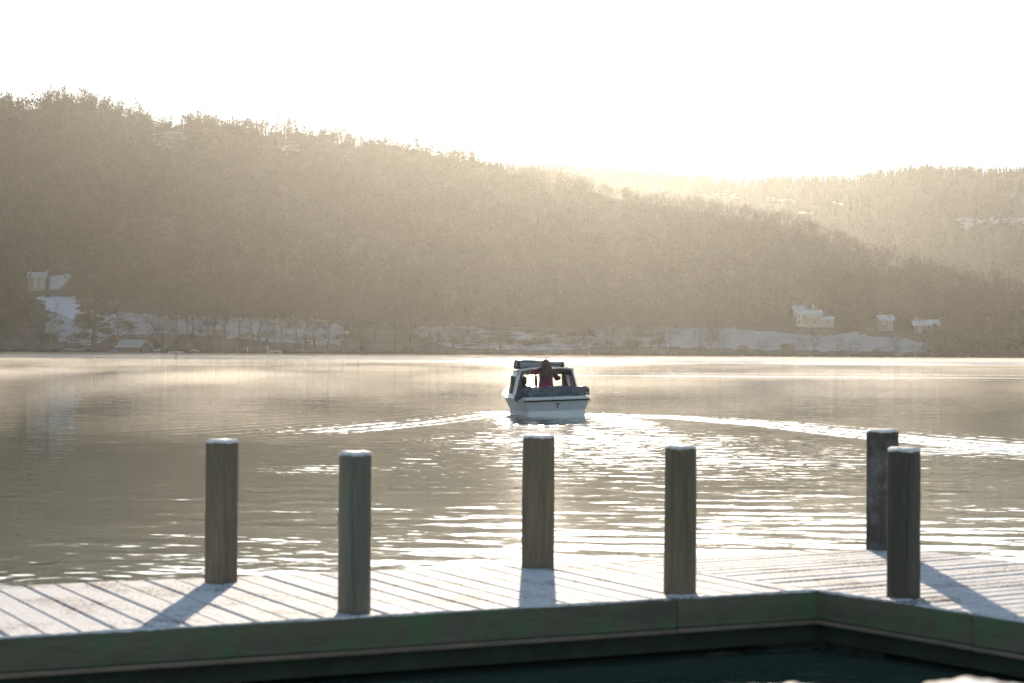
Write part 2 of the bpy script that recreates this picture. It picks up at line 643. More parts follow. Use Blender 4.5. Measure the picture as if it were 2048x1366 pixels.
def snow_mask(X, Y, Z, polys, levels=None):
    px, py = proj(X, Y, Z)
    jx = px + 6 * hash_noise(X, Y, 14.0)
    jy = py + 1.5 * hash_noise(Y, X, 11.0)
    m = np.zeros(px.shape)
    for k, poly in enumerate(polys):
        m = np.maximum(m, inside(jx, jy, poly).astype(float) * (levels[k] if levels else 1.0))
    return m


def terrain(name, zf, px_range, ys, polys, mat, levels):
    us = (np.array(px_range) - 1024) / FPX
    Yg, Ug = np.meshgrid(ys, us, indexing='ij')
    Xg = Yg * Ug
    Zg = zf(Xg, Yg)
    sn = snow_mask(Xg, Yg, Zg, polys, levels)
    nr, nc = Yg.shape
    v = np.stack([Xg, Yg, Zg], -1).reshape(-1, 3)
    i = np.arange(nr - 1)[:, None] * nc + np.arange(nc - 1)[None, :]
    f = np.stack([i, i + 1, i + nc + 1, i + nc], -1).reshape(-1, 4)
    me = np_mesh(name, v, f, mat)
    at_ = me.attributes.new('snow', 'FLOAT', 'POINT')
    at_.data.foreach_set('value', sn.ravel().astype(np.float32))
    return tag(link(name, me), kind='structure')


def hill_mat():
    t = NT('hill_ground')
    p = t.pos()
    sn = t.n('Attribute', attribute_name='snow').outputs['Fac']
    n1 = t.noise(p, 0.09, 4.0, 0.6)
    n2 = t.noise(p, 0.9, 4.0, 0.7)
    ground = t.ramp(n2.outputs[0], [(0.3, (0.026, 0.023, 0.016)), (0.7, (0.050, 0.043, 0.028))])
    snow = t.ramp(n2.outputs[0], [(0.30, (0.26, 0.26, 0.24)), (0.58, (0.52, 0.54, 0.57))])
    dust = t.math('MULTIPLY', t.ramp(n1.outputs[0], [(0.55, (0, 0, 0)), (0.75, (1, 1, 1))]), 0.14)
    n3 = t.noise(t.scale(p, (1.0, 1.0, 3.0)), 0.16, 5.0, 0.65)
    broken = t.math('ADD', t.math('SUBTRACT', sn, 0.5), t.math('MULTIPLY', t.math('SUBTRACT', n3.outputs[0], 0.5), 1.3))
    broken = t.math('MULTIPLY', broken, 6.0, True)
    fac = t.math('MAXIMUM', broken, t.math('MULTIPLY', dust, n2.outputs[0]))
    thin = t.ramp(n2.outputs[0], [(0.30, (0.15, 0.145, 0.12)), (0.62, (0.36, 0.37, 0.38))])
    snow = t.mix(t.math('MULTIPLY', t.math('SUBTRACT', sn, 0.85), 8.0, True), thin, snow)
    t.principled(t.mix(fac, ground, snow), 0.9)
    return t.mat


M['hill'] = hill_mat()
ys_near = np.concatenate([np.arange(SHORE_D - 40, SHORE_D + 12, 3.0), np.arange(SHORE_D + 12, 1040, 3.5), np.arange(1040, 1500, 25)])
terrain('hillside', hill_z, np.arange(-1500, 3500, 9), ys_near, MEADOWS + CLEARINGS, M['hill'], [1.0, .72, .66, .80, .95] + [.55] * len(CLEARINGS))
terrain('far_hill', far_z, np.arange(300, 3500, 9), np.concatenate([np.arange(1040, 1630, 5.5), np.arange(1630, 2200, 40)]), FAR_CLEARINGS, M['hill'], [.56, .56, .56, .56, .56, .68, .60, .56])


# ------------------------------------------------------------------ trees
class TreeGen:
    """tubes for wood, thin slivers for twigs, kept apart as trunk and crown"""

    def __init__(self, seed):
        self.r = random.Random(seed)
        self.trunk = MB()
        self.crown = MB()

    def sliver(self, p, d, L, w, mat=0):
        a = d.cross(Vector((self.r.uniform(-1, 1), self.r.uniform(-1, 1), self.r.uniform(-1, 1))))
        if a.length < 1e-4:
            return
        a = a.normalized() * w * 0.5
        self.crown.add([p - a, p + a, p + d * L], [(0, 1, 2)], mat)

    def rdir(self, up=0.0):
        while True:
            v = Vector((self.r.uniform(-1, 1), self.r.uniform(-1, 1), self.r.uniform(-1, 1)))
            if 0.05 < v.length < 1:
                v.normalize()
                v.z += up
                return v.normalized()


def broadleaf(seed, H=16.0, spread=0.42, trunk_frac=0.3, twigs=650, tw=0.075, tl=1.1, nlimb=9, lean=0.0, fork=False):
    g = TreeGen(seed)
    r_ = g.r
    base_r = H * 0.017
    p = Vector((0, 0, -0.5))
    d = Vector((lean, 0, 1)).normalized()
    pts, rad = [p.copy()], [base_r * 1.3]
    nseg = 7
    for i in range(nseg):
        d = (d + Vector((r_.uniform(-.1, .1), r_.uniform(-.1, .1), .12))).normalized()
        p = p + d * (H * 0.78 / nseg)
        pts.append(p.copy())
        rad.append(base_r * (1 - 0.85 * (i + 1) / nseg))
    g.trunk.tube(pts, rad, 6, 0, False)
    tips = []

    def branch(p, d, L, rr, lev):
        n = 3
        q = [p.copy()]
        for i in range(n):
            d = (d + g.rdir(0.25) * 0.28).normalized()
            p = p + d * (L / n)
            q.append(p.copy())
            if lev < 2:
                for _ in range(2 if lev == 0 else 1):
                    nd = (d + g.rdir(0.2) * 0.85).normalized()
                    branch(p, nd, L * r_.uniform(.4, .62), rr * 0.5, lev + 1)
            tips.append((p.copy(), d.copy()))
        tgt = g.trunk if lev == 0 else g.crown
        tgt.tube(q, [rr, rr * .75, rr * .5, rr * .25], 4 if lev == 0 else 3, 0, False)

    for i in range(nlimb):
        f = trunk_frac + (0.98 - trunk_frac) * (i + r_.uniform(0, .8)) / nlimb
        k = f * nseg
        i0 = min(int(k), nseg - 1)
        q = pts[i0].lerp(pts[i0 + 1], k - i0)
        a = i * 2.4 + r_.uniform(-.5, .5)
        up = 0.35 + 0.9 * f
        dd = Vector((math.cos(a), math.sin(a), up)).normalized()
        shape = math.sin(math.pi * min(1, 0.30 + 0.62 * (f - trunk_frac) / (1 - trunk_frac)))
        branch(q, dd, H * spread * (0.45 + 0.55 * shape) * r_.uniform(.85, 1.1), base_r * .45 * (1.15 - f), 0)
    for _ in range(twigs):
        p, d = r_.choice(tips)
        nd = (d + g.rdir(0.15) * 0.9).normalized()
        q = p + g.rdir(0.1) * r_.uniform(0, tl * 0.7)
        g.sliver(q, nd, tl * r_.uniform(.5, 1.2), tw * r_.uniform(.7, 1.4), 1)
    return g


def conifer(seed, H=14.0, rad=0.2, dens=1.0, w=0.5, ragged=0.35, low=0.12):
    g = TreeGen(seed)
    r_ = g.r
    g.trunk.tube([(0, 0, -0.5), (0.05, 0, H * .5), (0, 0, H)], [H * .014, H * .009, H * .002], 5, 0, False)
    n = int(34 * dens)
    for i in range(n):
        f = low + (1 - low) * (i / n)
        z = H * f
        L0 = H * rad * (1 - f) ** 0.8 + 0.15
        for k in range(6):
            if r_.random() < ragged * 0.4:
                continue
            a = r_.uniform(0, 6.283)
            L = L0 * r_.uniform(1 - ragged, 1 + ragged * .5)
            d = Vector((math.cos(a), math.sin(a), r_.uniform(-.25, .25))).normalized()
            p = Vector((0, 0, z))
            g.sliver(p, d, L, w * r_.uniform(.6, 1.2), 0)
            for _ in range(2):
                q = p + d * L * r_.uniform(.35, .85)
                g.sliver(q, (d + Vector((r_.uniform(-.8, .8), r_.uniform(-.8, .8), r_.uniform(-.8, .1)))).normalized(), L * .35, w * .6, 0)
    return g


def scots_pine(seed, H=24.0):
    g = TreeGen(seed)
    r_ = g.r
    stems = [((0, 0), (-1.2, .5), 1.0), ((.8, .4), (2.6, -.4), .82), ((-.5, .6), (-4.0, .2), .72)]
    clumps = []
    for (x0, y0), (x1, y1), hh in stems:
        pts = [Vector((x0, y0, -.5)), Vector((x0 * .8 + x1 * .2, y0, H * hh * .3)), Vector((x0 * .4 + x1 * .6, y1 * .5, H * hh * .62)), Vector((x1, y1, H * hh * .95))]
        g.trunk.tube(pts, [.52, .4, .27, .08], 6, 0, False)
        for i in range(15):
            f = .34 + .64 * i / 14
            k = f * 3
            i0 = min(int(k), 2)
            p = pts[i0].lerp(pts[i0 + 1], k - i0)
            a = r_.uniform(0, 6.283)
            L = H * .24 * (1.12 - .55 * f) * r_.uniform(.6, 1.1)
            e = p + Vector((math.cos(a) * L, math.sin(a) * L, L * r_.uniform(-.12, .3)))
            g.trunk.tube([p, p.lerp(e, .5) + Vector((0, 0, L * .05)), e], [.13, .09, .03], 4, 0, False)
            clumps.append((e, L * .42))
            clumps.append((p.lerp(e, .6), L * .32))
        clumps.append((pts[-1], 2.0))
    for c, s in clumps:
        for _ in range(60):
            o = g.rdir() * s * r_.random() ** .4
            o.z *= .38
            g.sliver(c + o, g.rdir(.4), r_.uniform(.5, 1.1), .32, 0)
    return g


def shrub(seed, H=4.0, W=5.0, n=420, sz=.6):
    g = TreeGen(seed)
    r_ = g.r
    for k in range(6):
        a = r_.uniform(0, 6.28)
        g.trunk.tube([(0, 0, -.3), (math.cos(a) * W * .15, math.sin(a) * W * .15, H * .4), (math.cos(a) * W * .28, math.sin(a) * W * .28, H * .75)], [.1, .07, .02], 4, 0, False)
    for _ in range(n):
        o = g.rdir(.1) * (r_.random() ** .35)
        p = Vector((o.x * W * .5, o.y * W * .5, H * .5 + o.z * H * .46))
        g.sliver(p, (o + g.rdir(.4)).normalized(), sz * r_.uniform(.6, 1.3), sz * .55, 0)
    return g


def tree_data(name, g, tm, cm):
    tr = g.trunk.mesh(name + '_trunk', tm)
    cr = g.crown.mesh(name + '_crown', cm)
    return tr, cr


TREES = {}


def make_kind(key, g, tm, cm, height, halfwidth=None):
    TREES[key] = (*tree_data(key, g, tm, cm), height)


bt = [M['bark'], M['twig']]
for k in range(4):
    make_kind('bare%d' % k, broadleaf(20 + k, 16, .40, .14, 1700, .11), M['bark'], bt, 15.5)
for k in range(3):
    make_kind('tall%d' % k, broadleaf(40 + k, 22, .36, .40, 2200, .13, 1.5, 11), M['bark'], bt, 21.0)
make_kind('spread', broadleaf(61, 14, .55, .22, 1500, .09, 1.2, 11), M['bark'], bt, 13.5)
make_kind('crooked', broadleaf(77, 15, .5, .40, 240, .07, 1.0, 7, .12), M['bark'], bt, 14.0)
make_kind('birch', broadleaf(82, 12, .42, .20, 900, .09, 1.0, 8), M['birch_bark'], [M['birch_bark'], M['twig']], 11.5)
make_kind('airy', broadleaf(91, 12, .36, .18, 800, .09, .9, 9), M['bark'], bt, 11.5)
make_kind('larch0', conifer(101, 15, .20, 1.5, .5, .6), M['bark'], M['larch_twig'], 15)
make_kind('larch1', conifer(102, 15, .26, 1.4, .45, .7), M['bark'], M['larch_twig'], 15)
make_kind('spruce0', conifer(103, 15, .17, 1.2, .6, .4, .06), M['bark'], M['spruce'], 15)
make_kind('pine', scots_pine(111), M['bark'], M['needles'], 24)
make_kind('bush', shrub(121), M['bark'], M['needles'], 4.0)
make_kind('dense', broadleaf(131, 18, .46, .12, 2600, .18, 1.3, 13), M['bark'], bt, 17.5)

NICE = {'bare': 'bare_tree', 'tall': 'tall_bare_tree', 'spread': 'spreading_tree', 'crooked': 'crooked_tree', 'birch': 'birch_tree', 'airy': 'young_birch',
        'larch': 'larch_tree', 'spruce': 'spruce_tree', 'pine': 'pine_tree', 'bush': 'evergreen_bush', 'dense': 'dense_tree'}


def put_tree(key, base, height, label, group, cat='tree', wscale=1.0, rz=None):
    tr, cr, h0 = TREES[key]
    name = NICE[key.rstrip('0123456789')]
    o = thing(name, label, cat, base, rnd.uniform(0, 6.283) if rz is None else rz, group)
    s = height / h0
    o.scale = (s * wscale, s * wscale, s)
    a = link('trunk', tr, o)
    b = link('crown', cr, o)
    return o


def ground_at(x, Y, zf=hill_z):
    p = at(x, 690, Y)
    z = float(zf(np.array([p.x]), np.array([p.y]))[0])
    return Vector((p.x, p.y, z))


# --- single trees on the crest of the near hill
CREST = 'trees on the crest of the near hill'
# (pixel column, top row, kind, width scale, label)
crest_list = [
    (4, 188, 'larch1', 1.0, 'tall brown larch at the left edge of the picture on the hill crest'),
    (20, 183, 'larch0', 1.0, 'tall larch with bare spiky top, second from the left edge on the crest'),
    (33, 192, 'larch1', 1.2, 'broad larch beside the snowy notch at the left end of the crest'),
    (88, 199, 'bare0', 1.0, 'lone rounded bare tree just right of the snowy notch on the crest'),
    (113, 208, 'birch', .9, 'low birch between the lone rounded tree and the larch clump on the crest'),
    (126, 206, 'larch1', .9, 'small pointed larch at the left end of the larch clump on the crest'),
    (150, 206, 'bare1', 1.1, 'broad bare tree in the middle of the larch clump on the crest'),
    (174, 203, 'larch1', 1.5, 'dense wide larch left of the tall pointed larch on the crest'),
    (205, 190, 'larch0', 1.0, 'tallest pointed larch on the left part of the hill crest'),
    (229, 210, 'larch0', 1.3, 'pointed larch at the right end of the clump, just right of the tallest larch'),
    (266, 224, 'bare2', 1.2, 'broad bare tree right of the gap after the larch clump on the crest'),
    (298, 217, 'bare3', .9, 'upright bare tree behind the broad bare tree on the crest'),
    (333, 221, 'airy', 1.1, 'slender airy bare tree above the snowy clearing on the crest'),
    (378, 214, 'larch1', 1.0, 'tall twin topped larch right of the snowy clearing, left one of the pair'),
    (392, 213, 'larch0', 1.2, 'tall twin topped larch right of the snowy clearing, right one of the pair'),
    (415, 236, 'bush', .9, 'dark rounded evergreen at the foot of the twin larches on the crest'),
    (442, 238, 'bare0', 1.2, 'low spreading bare tree right of the twin larches on the crest'),
    (463, 222, 'larch0', .7, 'thin pointed larch rising above low bare trees on the crest'),
    (480, 240, 'bare2', 1.3, 'low rounded bare tree just right of the thin pointed larch'),
    (513, 243, 'airy', .8, 'left one of two airy little birches standing apart on the crest'),
    (530, 242, 'airy', .9, 'right one of two airy little birches standing apart on the crest'),
    (557, 258, 'bush', 1.0, 'low dark evergreen between the two little birches and the round oak'),
    (599, 251, 'bare1', 1.1, 'round headed bare oak standing clear against the sky on the crest'),
    (648, 258, 'airy', 1.1, 'tall airy birch right of the round headed oak on the crest'),
    (677, 260, 'bare3', 1.0, 'dense bare tree right of the tall airy birch on the crest'),
    (735, 280, 'bare2', 1.1, 'first low bare tree on the crest where it begins to slope down'),
    (760, 284, 'bare0', 1.1, 'second low bare tree on the crest where it begins to slope down'),
    (800, 281, 'bare1', .9, 'upright narrow bare tree on the pale middle part of the crest'),
    (833, 288, 'birch', 1.2, 'low birch right of the upright narrow tree on the pale middle crest'),
    (871, 284, 'airy', 1.2, 'airy birch left of the wide tree on the pale middle part of the crest'),
    (903, 288, 'bare3', 1.2, 'wide bare tree on the pale middle part of the crest'),
    (943, 299, 'bare0', 1.3, 'bare tree right of the wide one, on the sunlit part of the crest'),
    (978, 303, 'bare2', 1.3, 'last single bare tree of the crest before it fades into the glare'),
]
for x, top, kind, ws, lab in crest_list:
    dc = float(lerp_knots(np.array([x]), CREST_D)[0])
    b = ground_at(x, dc - rnd.uniform(0, 10))
    tp = at(x, top, b.y)
    put_tree(kind, b - Vector((0, 0, .2)), max(3.0, tp.z - b.z), lab, CREST, 'bush' if kind == 'bush' else 'tree', ws)

# --- single trees along the far shore
SHORE = 'trees along the far lake shore'
ORD = ['first', 'second', 'third', 'fourth', 'fifth', 'sixth', 'seventh', 'eighth', 'ninth', 'tenth', 'eleventh', 'twelfth', 'thirteenth', 'fourteenth', 'fifteenth']
shore_list = [
    (-12, 640, 575, 'dense', 1.0, 'dense dark tree at the left edge of the picture on the far shore'),
    (22, 645, 588, 'dense', .9, 'dense brownish tree beside the left edge of the picture on the far shore'),
    (52, 640, 612, 'dense', .8, 'rightmost of the three dense trees at the left end of the far shore'),
    (83, 645, 622, 'spread', 1.0, 'low spreading bare tree in front of the snowy meadow left of the great pine'),
    (190, 642, 546, 'pine', 1.0, 'great layered evergreen pine standing before the snowy meadow'),
    (237, 655, 596, 'bare1', 1.0, 'bare tree just right of the great pine behind the boathouse'),
    (330, 645, 636, 'birch', 1.1, 'pale trunked birch with forked stems right of the boathouse'),
    (310, 680, 590, 'dense', 1.0, 'dense rounded tree above the boathouse roof'),
]
row = [352, 376, 386, 414, 428, 443, 481, 504, 514, 533, 548, 566, 592, 611, 630]
for i, x in enumerate(row):
    shore_list.append((x, 650 + rnd.uniform(-2, 24), 565 + 0.05 * (x - 350) + rnd.uniform(-10, 14), 'tall%d' % (i % 3), rnd.uniform(.95, 1.25),
                       '%s tall bare tree of the row right of the boathouse' % ORD[i]))
mid = [655, 690, 716, 748, 790, 822, 858, 874, 905, 925, 978, 1000]
for i, x in enumerate(mid[::-1]):
    shore_list.append((x, 648 + rnd.uniform(-2, 24), (585 if x < 840 else 632) + rnd.uniform(-10, 14), ('tall%d' % (i % 3)) if x < 840 else 'bare%d' % (i % 4), rnd.uniform(.9, 1.2),
                       '%s hazy bare tree of the far shore counted leftwards from the cabin boat' % ORD[i]))
rt = [1178, 1190, 1214, 1225, 1254, 1268, 1283, 1303, 1318, 1340]
for i, x in enumerate(rt):
    shore_list.append((x, 648 + rnd.uniform(-2, 20), 620 + rnd.uniform(-12, 12), 'tall%d' % (i % 3) if i % 2 else 'bare%d' % (i % 4), rnd.uniform(.9, 1.15),
                       '%s hazy bare tree of the far shore counted rightwards from the cabin boat' % ORD[i]))
shore_list += [
    (1402, 642, 634, 'spread', 1.1, 'wide spreading bare tree left of the crooked tree before the right meadow'),
    (1422, 655, 640, 'dense', .7, 'dense narrow tree between the spreading tree and the crooked tree'),
    (1449, 643, 650, 'crooked', 1.0, 'crooked bare tree with few branches against the left end of the right meadow'),
    (1485, 645, 688, 'bush', 1.0, 'round evergreen bush just right of the crooked tree on the shore'),
    (1521, 645, 678, 'airy', 1.2, 'small airy tree between the two round evergreen bushes'),
    (1574, 645, 684, 'bush', 1.0, 'round evergreen bush at the shore below the white villa'),
    (1603, 645, 674, 'airy', 1.3, 'small airy tree just right of the round bush below the white villa'),
    (1627, 645, 660, 'bare2', .7, 'taller bare tree on the shore below the right end of the white villa'),
    (1676, 645, 672, 'airy', 1.3, 'airy little tree on the shore right of the taller bare tree'),
    (1708, 645, 680, 'birch', 1.2, 'low birch in the middle of the shore below the right meadow'),
    (1752, 645, 694, 'bush', .9, 'small round evergreen bush in the middle of the shore below the cottages'),
    (1788, 645, 673, 'bare0', .9, 'oval bare tree before the bright right end of the meadow'),
    (1830, 645, 690, 'birch', 1.3, 'low birch near the right tip of the meadow'),
]
for x, Y, top, kind, ws, lab in shore_list:
    b = ground_at(x, Y)
    tp = at(x, top, Y)
    put_tree(kind, b - Vector((0, 0, .2)), max(2.0, tp.z - b.z), lab, SHORE, 'bush' if kind == 'bush' else 'tree', ws)


# --- the woods that cover the hills: nobody could count them
def soup(g):
    """(verts, tris, kind) of a tree as arrays; kind 0 wood, 1 crown"""
    vs, fs, ms = [], [], []
    b = 0
    for mb, kind in ((g.trunk, 0), (g.crown, 1)):
        if not mb.v:
            continue
        vs.append(np.array(mb.v, float))
        tri = []
        for f in mb.f:
            for k in range(1, len(f) - 1):
                tri.append((f[0] + b, f[k] + b, f[k + 1] + b))
        fs.append(np.array(tri))
        ms.append(np.full(len(tri), kind))
        b += len(mb.v)
    return np.concatenate(vs), np.concatenate(fs), np.concatenate(ms)


def woods(name, templates, places, mats, label):
    V, Fc, Mi = [], [], []
    b = 0
    for (x, y, z, h, w, a, k) in places:
        v, f, m = templates[int(k)]
        c, s = math.cos(a), math.sin(a)
        q = np.empty_like(v)
        q[:, 0] = (v[:, 0] * c - v[:, 1] * s) * w + x
        q[:, 1] = (v[:, 0] * s + v[:, 1] * c) * w + y
        q[:, 2] = v[:, 2] * h + z
        V.append(q)
        Fc.append(f + b)
        Mi.append(m + (2 if k >= 3 else 0) * (m == 1))
        b += len(v)
    me = np_mesh(name, np.concatenate(V), np.concatenate(Fc), mats, np.concatenate(Mi), False)
    o = link(name, me)
    return tag(o, label, 'woods', kind='stuff')


tmpl = [soup(broadleaf(300 + k, 11, .42, .25, 130, .26, 1.5, 5)) for k in range(3)] + [soup(conifer(310 + k, 11, .2, .45, .8, .5)) for k in range(2)]
wr = np.random.default_rng(11)
N = 9000
Yw = wr.uniform(FIELD_D - 4, 1010, N)
Xw = (wr.uniform(-800, 2750, N) - 1024) / FPX * Yw
Zw = hill_z(Xw, Yw)
pxw, pyw = proj(Xw, Yw, Zw)
dcw = lerp_knots(pxw, CREST_D)
keep = (Yw < dcw + 12) & (snow_mask(Xw, Yw, Zw, MEADOWS + CLEARINGS) < .5)
# keep the view to the houses and clearings open
for poly in ([(55, 572), (150, 560), (150, 610), (60, 610)], [(1560, 648), (1690, 648), (1690, 690), (1560, 690)], [(1740, 660), (1890, 664), (1890, 690), (1740, 680)],
             [(300, 270), (380, 270), (360, 330), (310, 325)], [(552, 296), (610, 296), (600, 330), (560, 330)]):
    keep &= ~inside(pxw, pyw, poly)
# low growth just below the skyline where it is fully wooded, sparse where single trees stand
sky_zone = (dcw - Yw < 14) & (pxw < 1000)
hh = wr.uniform(.7, 1.25, N)
hh[sky_zone] = wr.uniform(.28, .72, int(sky_zone.sum()))
near_crest = (pxw > 960) & (dcw - Yw < 34)
hh[near_crest] *= .5
idx = np.nonzero(keep)[0][:5600]
kinds = np.where(wr.random(N) < .82, wr.integers(0, 3, N), wr.integers(3, 5, N))
places = [(Xw[i], Yw[i], Zw[i] - .3, hh[i], hh[i] * wr.uniform(.9, 1.3), wr.uniform(0, 6.28), kinds[i]) for i in idx]
wood_mats = [M['bark'], M['twig'], M['bark'], M['larch_twig']]
woods('woodland', tmpl, places, wood_mats, 'bare winter woodland covering the whole near hillside behind the lake')

tm2 = [soup(conifer(330 + k, 8, .24, .3, 1.3, .35, .02)) for k in range(3)]
N = 9000
Yw = wr.uniform(1060, FAR_D + 15, N)
Xw = (wr.uniform(950, 2700, N) - 1024) / FPX * Yw
Zw = far_z(Xw, Yw)
pxw, pyw = proj(Xw, Yw, Zw)
keep = (snow_mask(Xw, Yw, Zw, FAR_CLEARINGS) < .5)
for poly in FAR_CLEARINGS:
    keep &= ~inside(pxw, pyw, [(x, y + 16) for x, y in poly])
hh = wr.uniform(.75, 1.3, N)
hh[(FAR_D - Yw) < 40] = wr.uniform(.85, 1.2, int(((FAR_D - Yw) < 40).sum()))
idx = np.nonzero(keep)[0][:5600]
places = [(Xw[i], Yw[i], Zw[i] - .3, hh[i], hh[i] * wr.uniform(.8, 1.1), wr.uniform(0, 6.28), i % 3) for i in idx]
# a closed row along the far skyline
for k in range(420):
    px_ = 1050 + k * 2.9 + wr.uniform(-2, 2)
    Y = FAR_D - wr.uniform(0, 25)
    X = (px_ - 1024) / FPX * Y
    h = wr.uniform(.82, 1.15) + (.25 if wr.random() < .08 else 0)
    places.append((X, Y, float(far_z(np.array([X]), np.array([Y]))[0]) - .3, h, h * wr.uniform(.8, 1.1), wr.uniform(0, 6.28), k % 3))
woods('conifer_forest', tm2, places, [M['bark'], M['spruce'], M['bark'], M['spruce']], 'dark spiky conifer forest covering the far ridge on the right')

# low scrub along the water's edge
tm3 = [soup(shrub(350 + k, 2.2, 4.0, 110, .5)) for k in range(3)]
places = []
for k in range(520):            # low growth between the single trees on the crest
    px_ = wr.uniform(-200, 1010)
    if 44 < px_ < 80 or 243 < px_ < 250 or (500 < px_ < 545 and k % 3) or (300 < px_ < 372 and k % 2):
        continue
    Y = float(lerp_knots(np.array([px_]), CREST_D)[0]) + wr.uniform(-12, 3)
    X = (px_ - 1024) / FPX * Y
    h = wr.uniform(.5, 1.7)
    places.append((X, Y, float(hill_z(np.array([X]), np.array([Y]))[0]) - .3, h, h * wr.uniform(.7, 1.2), wr.uniform(0, 6.28), k % 3))
for k in range(330):            # hedges and brambles across the meadows
    px_ = wr.uniform(80, 720) if k % 2 else wr.uniform(820, 1330)
    Y = (672 if px_ < 400 else 690) + wr.normal(0, 3) + (26 if k % 5 == 0 else 0)
    X = (px_ - 1024) / FPX * Y
    h = wr.uniform(.3, 1.0)
    places.append((X, Y, float(hill_z(np.array([X]), np.array([Y]))[0]) - .2, h, h * 1.2, wr.uniform(0, 6.28), k % 3))
for k in range(760):
    px_ = wr.uniform(-600, 2600)
    Y = SHORE_D + 4 + abs(wr.normal(0, 5))
    if 120 < px_ < 180 or 222 < px_ < 322:
        Y = SHORE_D + wr.uniform(18, 30)
    X = (px_ - 1024) / FPX * Y
    h = wr.uniform(.25, .75) * (1.5 if px_ > 1880 else 1.0)
    places.append((X, Y, float(hill_z(np.array([X]), np.array([Y]))[0]) - .2, h, h * 1.4, wr.uniform(0, 6.28), k % 3))
for k in range(420):            # wooded right end of the shore and hedges round the meadows
    px_ = wr.uniform(1860, 2700)
    Y = wr.uniform(SHORE_D + 8, FIELD_D)
    X = (px_ - 1024) / FPX * Y
    h = wr.uniform(1.2, 3.2)
    places.append((X, Y, float(hill_z(np.array([X]), np.array([Y]))[0]) - .2, h, h * .8, wr.uniform(0, 6.28), k % 3))
woods('scrub', tm3, places, [M['bark'], M['twig'], M['bark'], M['twig']], 'low brown scrub along the far water line')


# ------------------------------------------------------------------ houses
def gable_roof(mb, x0, x1, y0, y1, z, h, ov=.5, mat=0, th=.25):
    ym = (y0 + y1) / 2
    pts = [(x0 - ov, y0 - ov, z - .2), (x1 + ov, y0 - ov, z - .2), (x1 + ov, ym, z + h), (x0 - ov, ym, z + h), (x0 - ov, y1 + ov, z - .2), (x1 + ov, y1 + ov, z - .2)]
    v = pts + [(a, b, c + th) for a, b, c in pts]
    f = [(1, 0, 3, 2), (2, 3, 4, 5), (6, 7, 8, 9), (9, 8, 11, 10), (0, 1, 7, 6), (4, 10, 11, 5), (0, 6, 9, 3), (3, 9, 10, 4), (1, 2, 8, 7), (2, 5, 11, 8)]
    mb.add(v, f, mat)


def wall_block(mb, x0, x1, y0, y1, z0, z1, gable=0.0, mat=0):
    if gable:
        ym = (y0 + y1) / 2
        v = []
        for x in (x0, x1):
            v += [(x, y0, z0), (x, y1, z0), (x, y1, z1), (x, ym, z1 + gable), (x, y0, z1)]
        f = [(0, 1, 2, 3, 4), (9, 8, 7, 6, 5), (0, 4, 9, 5), (2, 1, 6, 7), (3, 2, 7, 8), (4, 3, 8, 9), (1, 0, 5, 6)]
        mb.add(v, f, mat)
    else:
        mb.box(((x0 + x1) / 2, (y0 + y1) / 2, (z0 + z1) / 2), (x1 - x0, y1 - y0, z1 - z0), None, mat)


def window(root, x, y, z, w, h, frame_mat, glass_mat_):
    f = MB()
    for dx in (-w / 2, w / 2):
        f.box((x + dx, y - .03, z), (.09, .12, h + .09))
    for dz in (-h / 2, 0, h / 2):
        f.box((x, y - .03, z + dz), (w - .09, .12, .09))
    fo = f.build('window', frame_mat, root)
    g = MB()
    g.box((x, y + .02, z), (w, .05, h))
    g.build('pane', glass_mat_, fo)
    return fo


def house(name, label, base, rz, blocks, roofs, wins, chims, wall_mat, roof_mat, extra=None, group='houses beyond the lake'):
    root = thing(name, label, 'house', base, rz, group)
    w = MB()
    for b in blocks:
        wall_block(w, *b)
    w.build('wall', wall_mat, root)
    r0 = None
    for (x0, x1, y0, y1, z, h) in roofs:
        rb = MB()
        gable_roof(rb, x0, x1, y0, y1, z, h)
        ro = rb.build('roof', roof_mat, root)
        r0 = r0 or ro
    for (x, y, z, h) in chims:
        c = MB()
        c.box((x, y, z + h / 2), (.9, .7, h), None, 0, .03)
        c.box((x, y, z + h + .06), (1.05, .85, .14), None, 0, .03)
        c.tube([(x - .2, y, z + h + .1), (x - .2, y, z + h + .5)], .13, 6, 0)
        c.tube([(x + .2, y, z + h + .1), (x + .2, y, z + h + .5)], .13, 6, 0)
        c.build('chimney', wall_mat, r0)
    for (x, y, z, ww, wh) in wins:
        window(root, x, y, z, ww, wh, M['boat_white'], M['dark_glass'])
    if extra:
        extra(root)
    return root


PXM = 775 / FPX      # metres per photograph pixel where the houses stand
b = ground_at(1618, 765.5)
b.z -= .5


def villa_extra(root):
    m = MB()
    m.box((0.6, -3.2, 3.2), (8.4, 1.2, .16))
    for x in (-3.4, -1.0, 1.6, 4.4):
        m.tube([(x, -3.6, 0), (x, -3.6, 3.15)], .1, 6)
    m.build('veranda', M['stone_wall'], root)


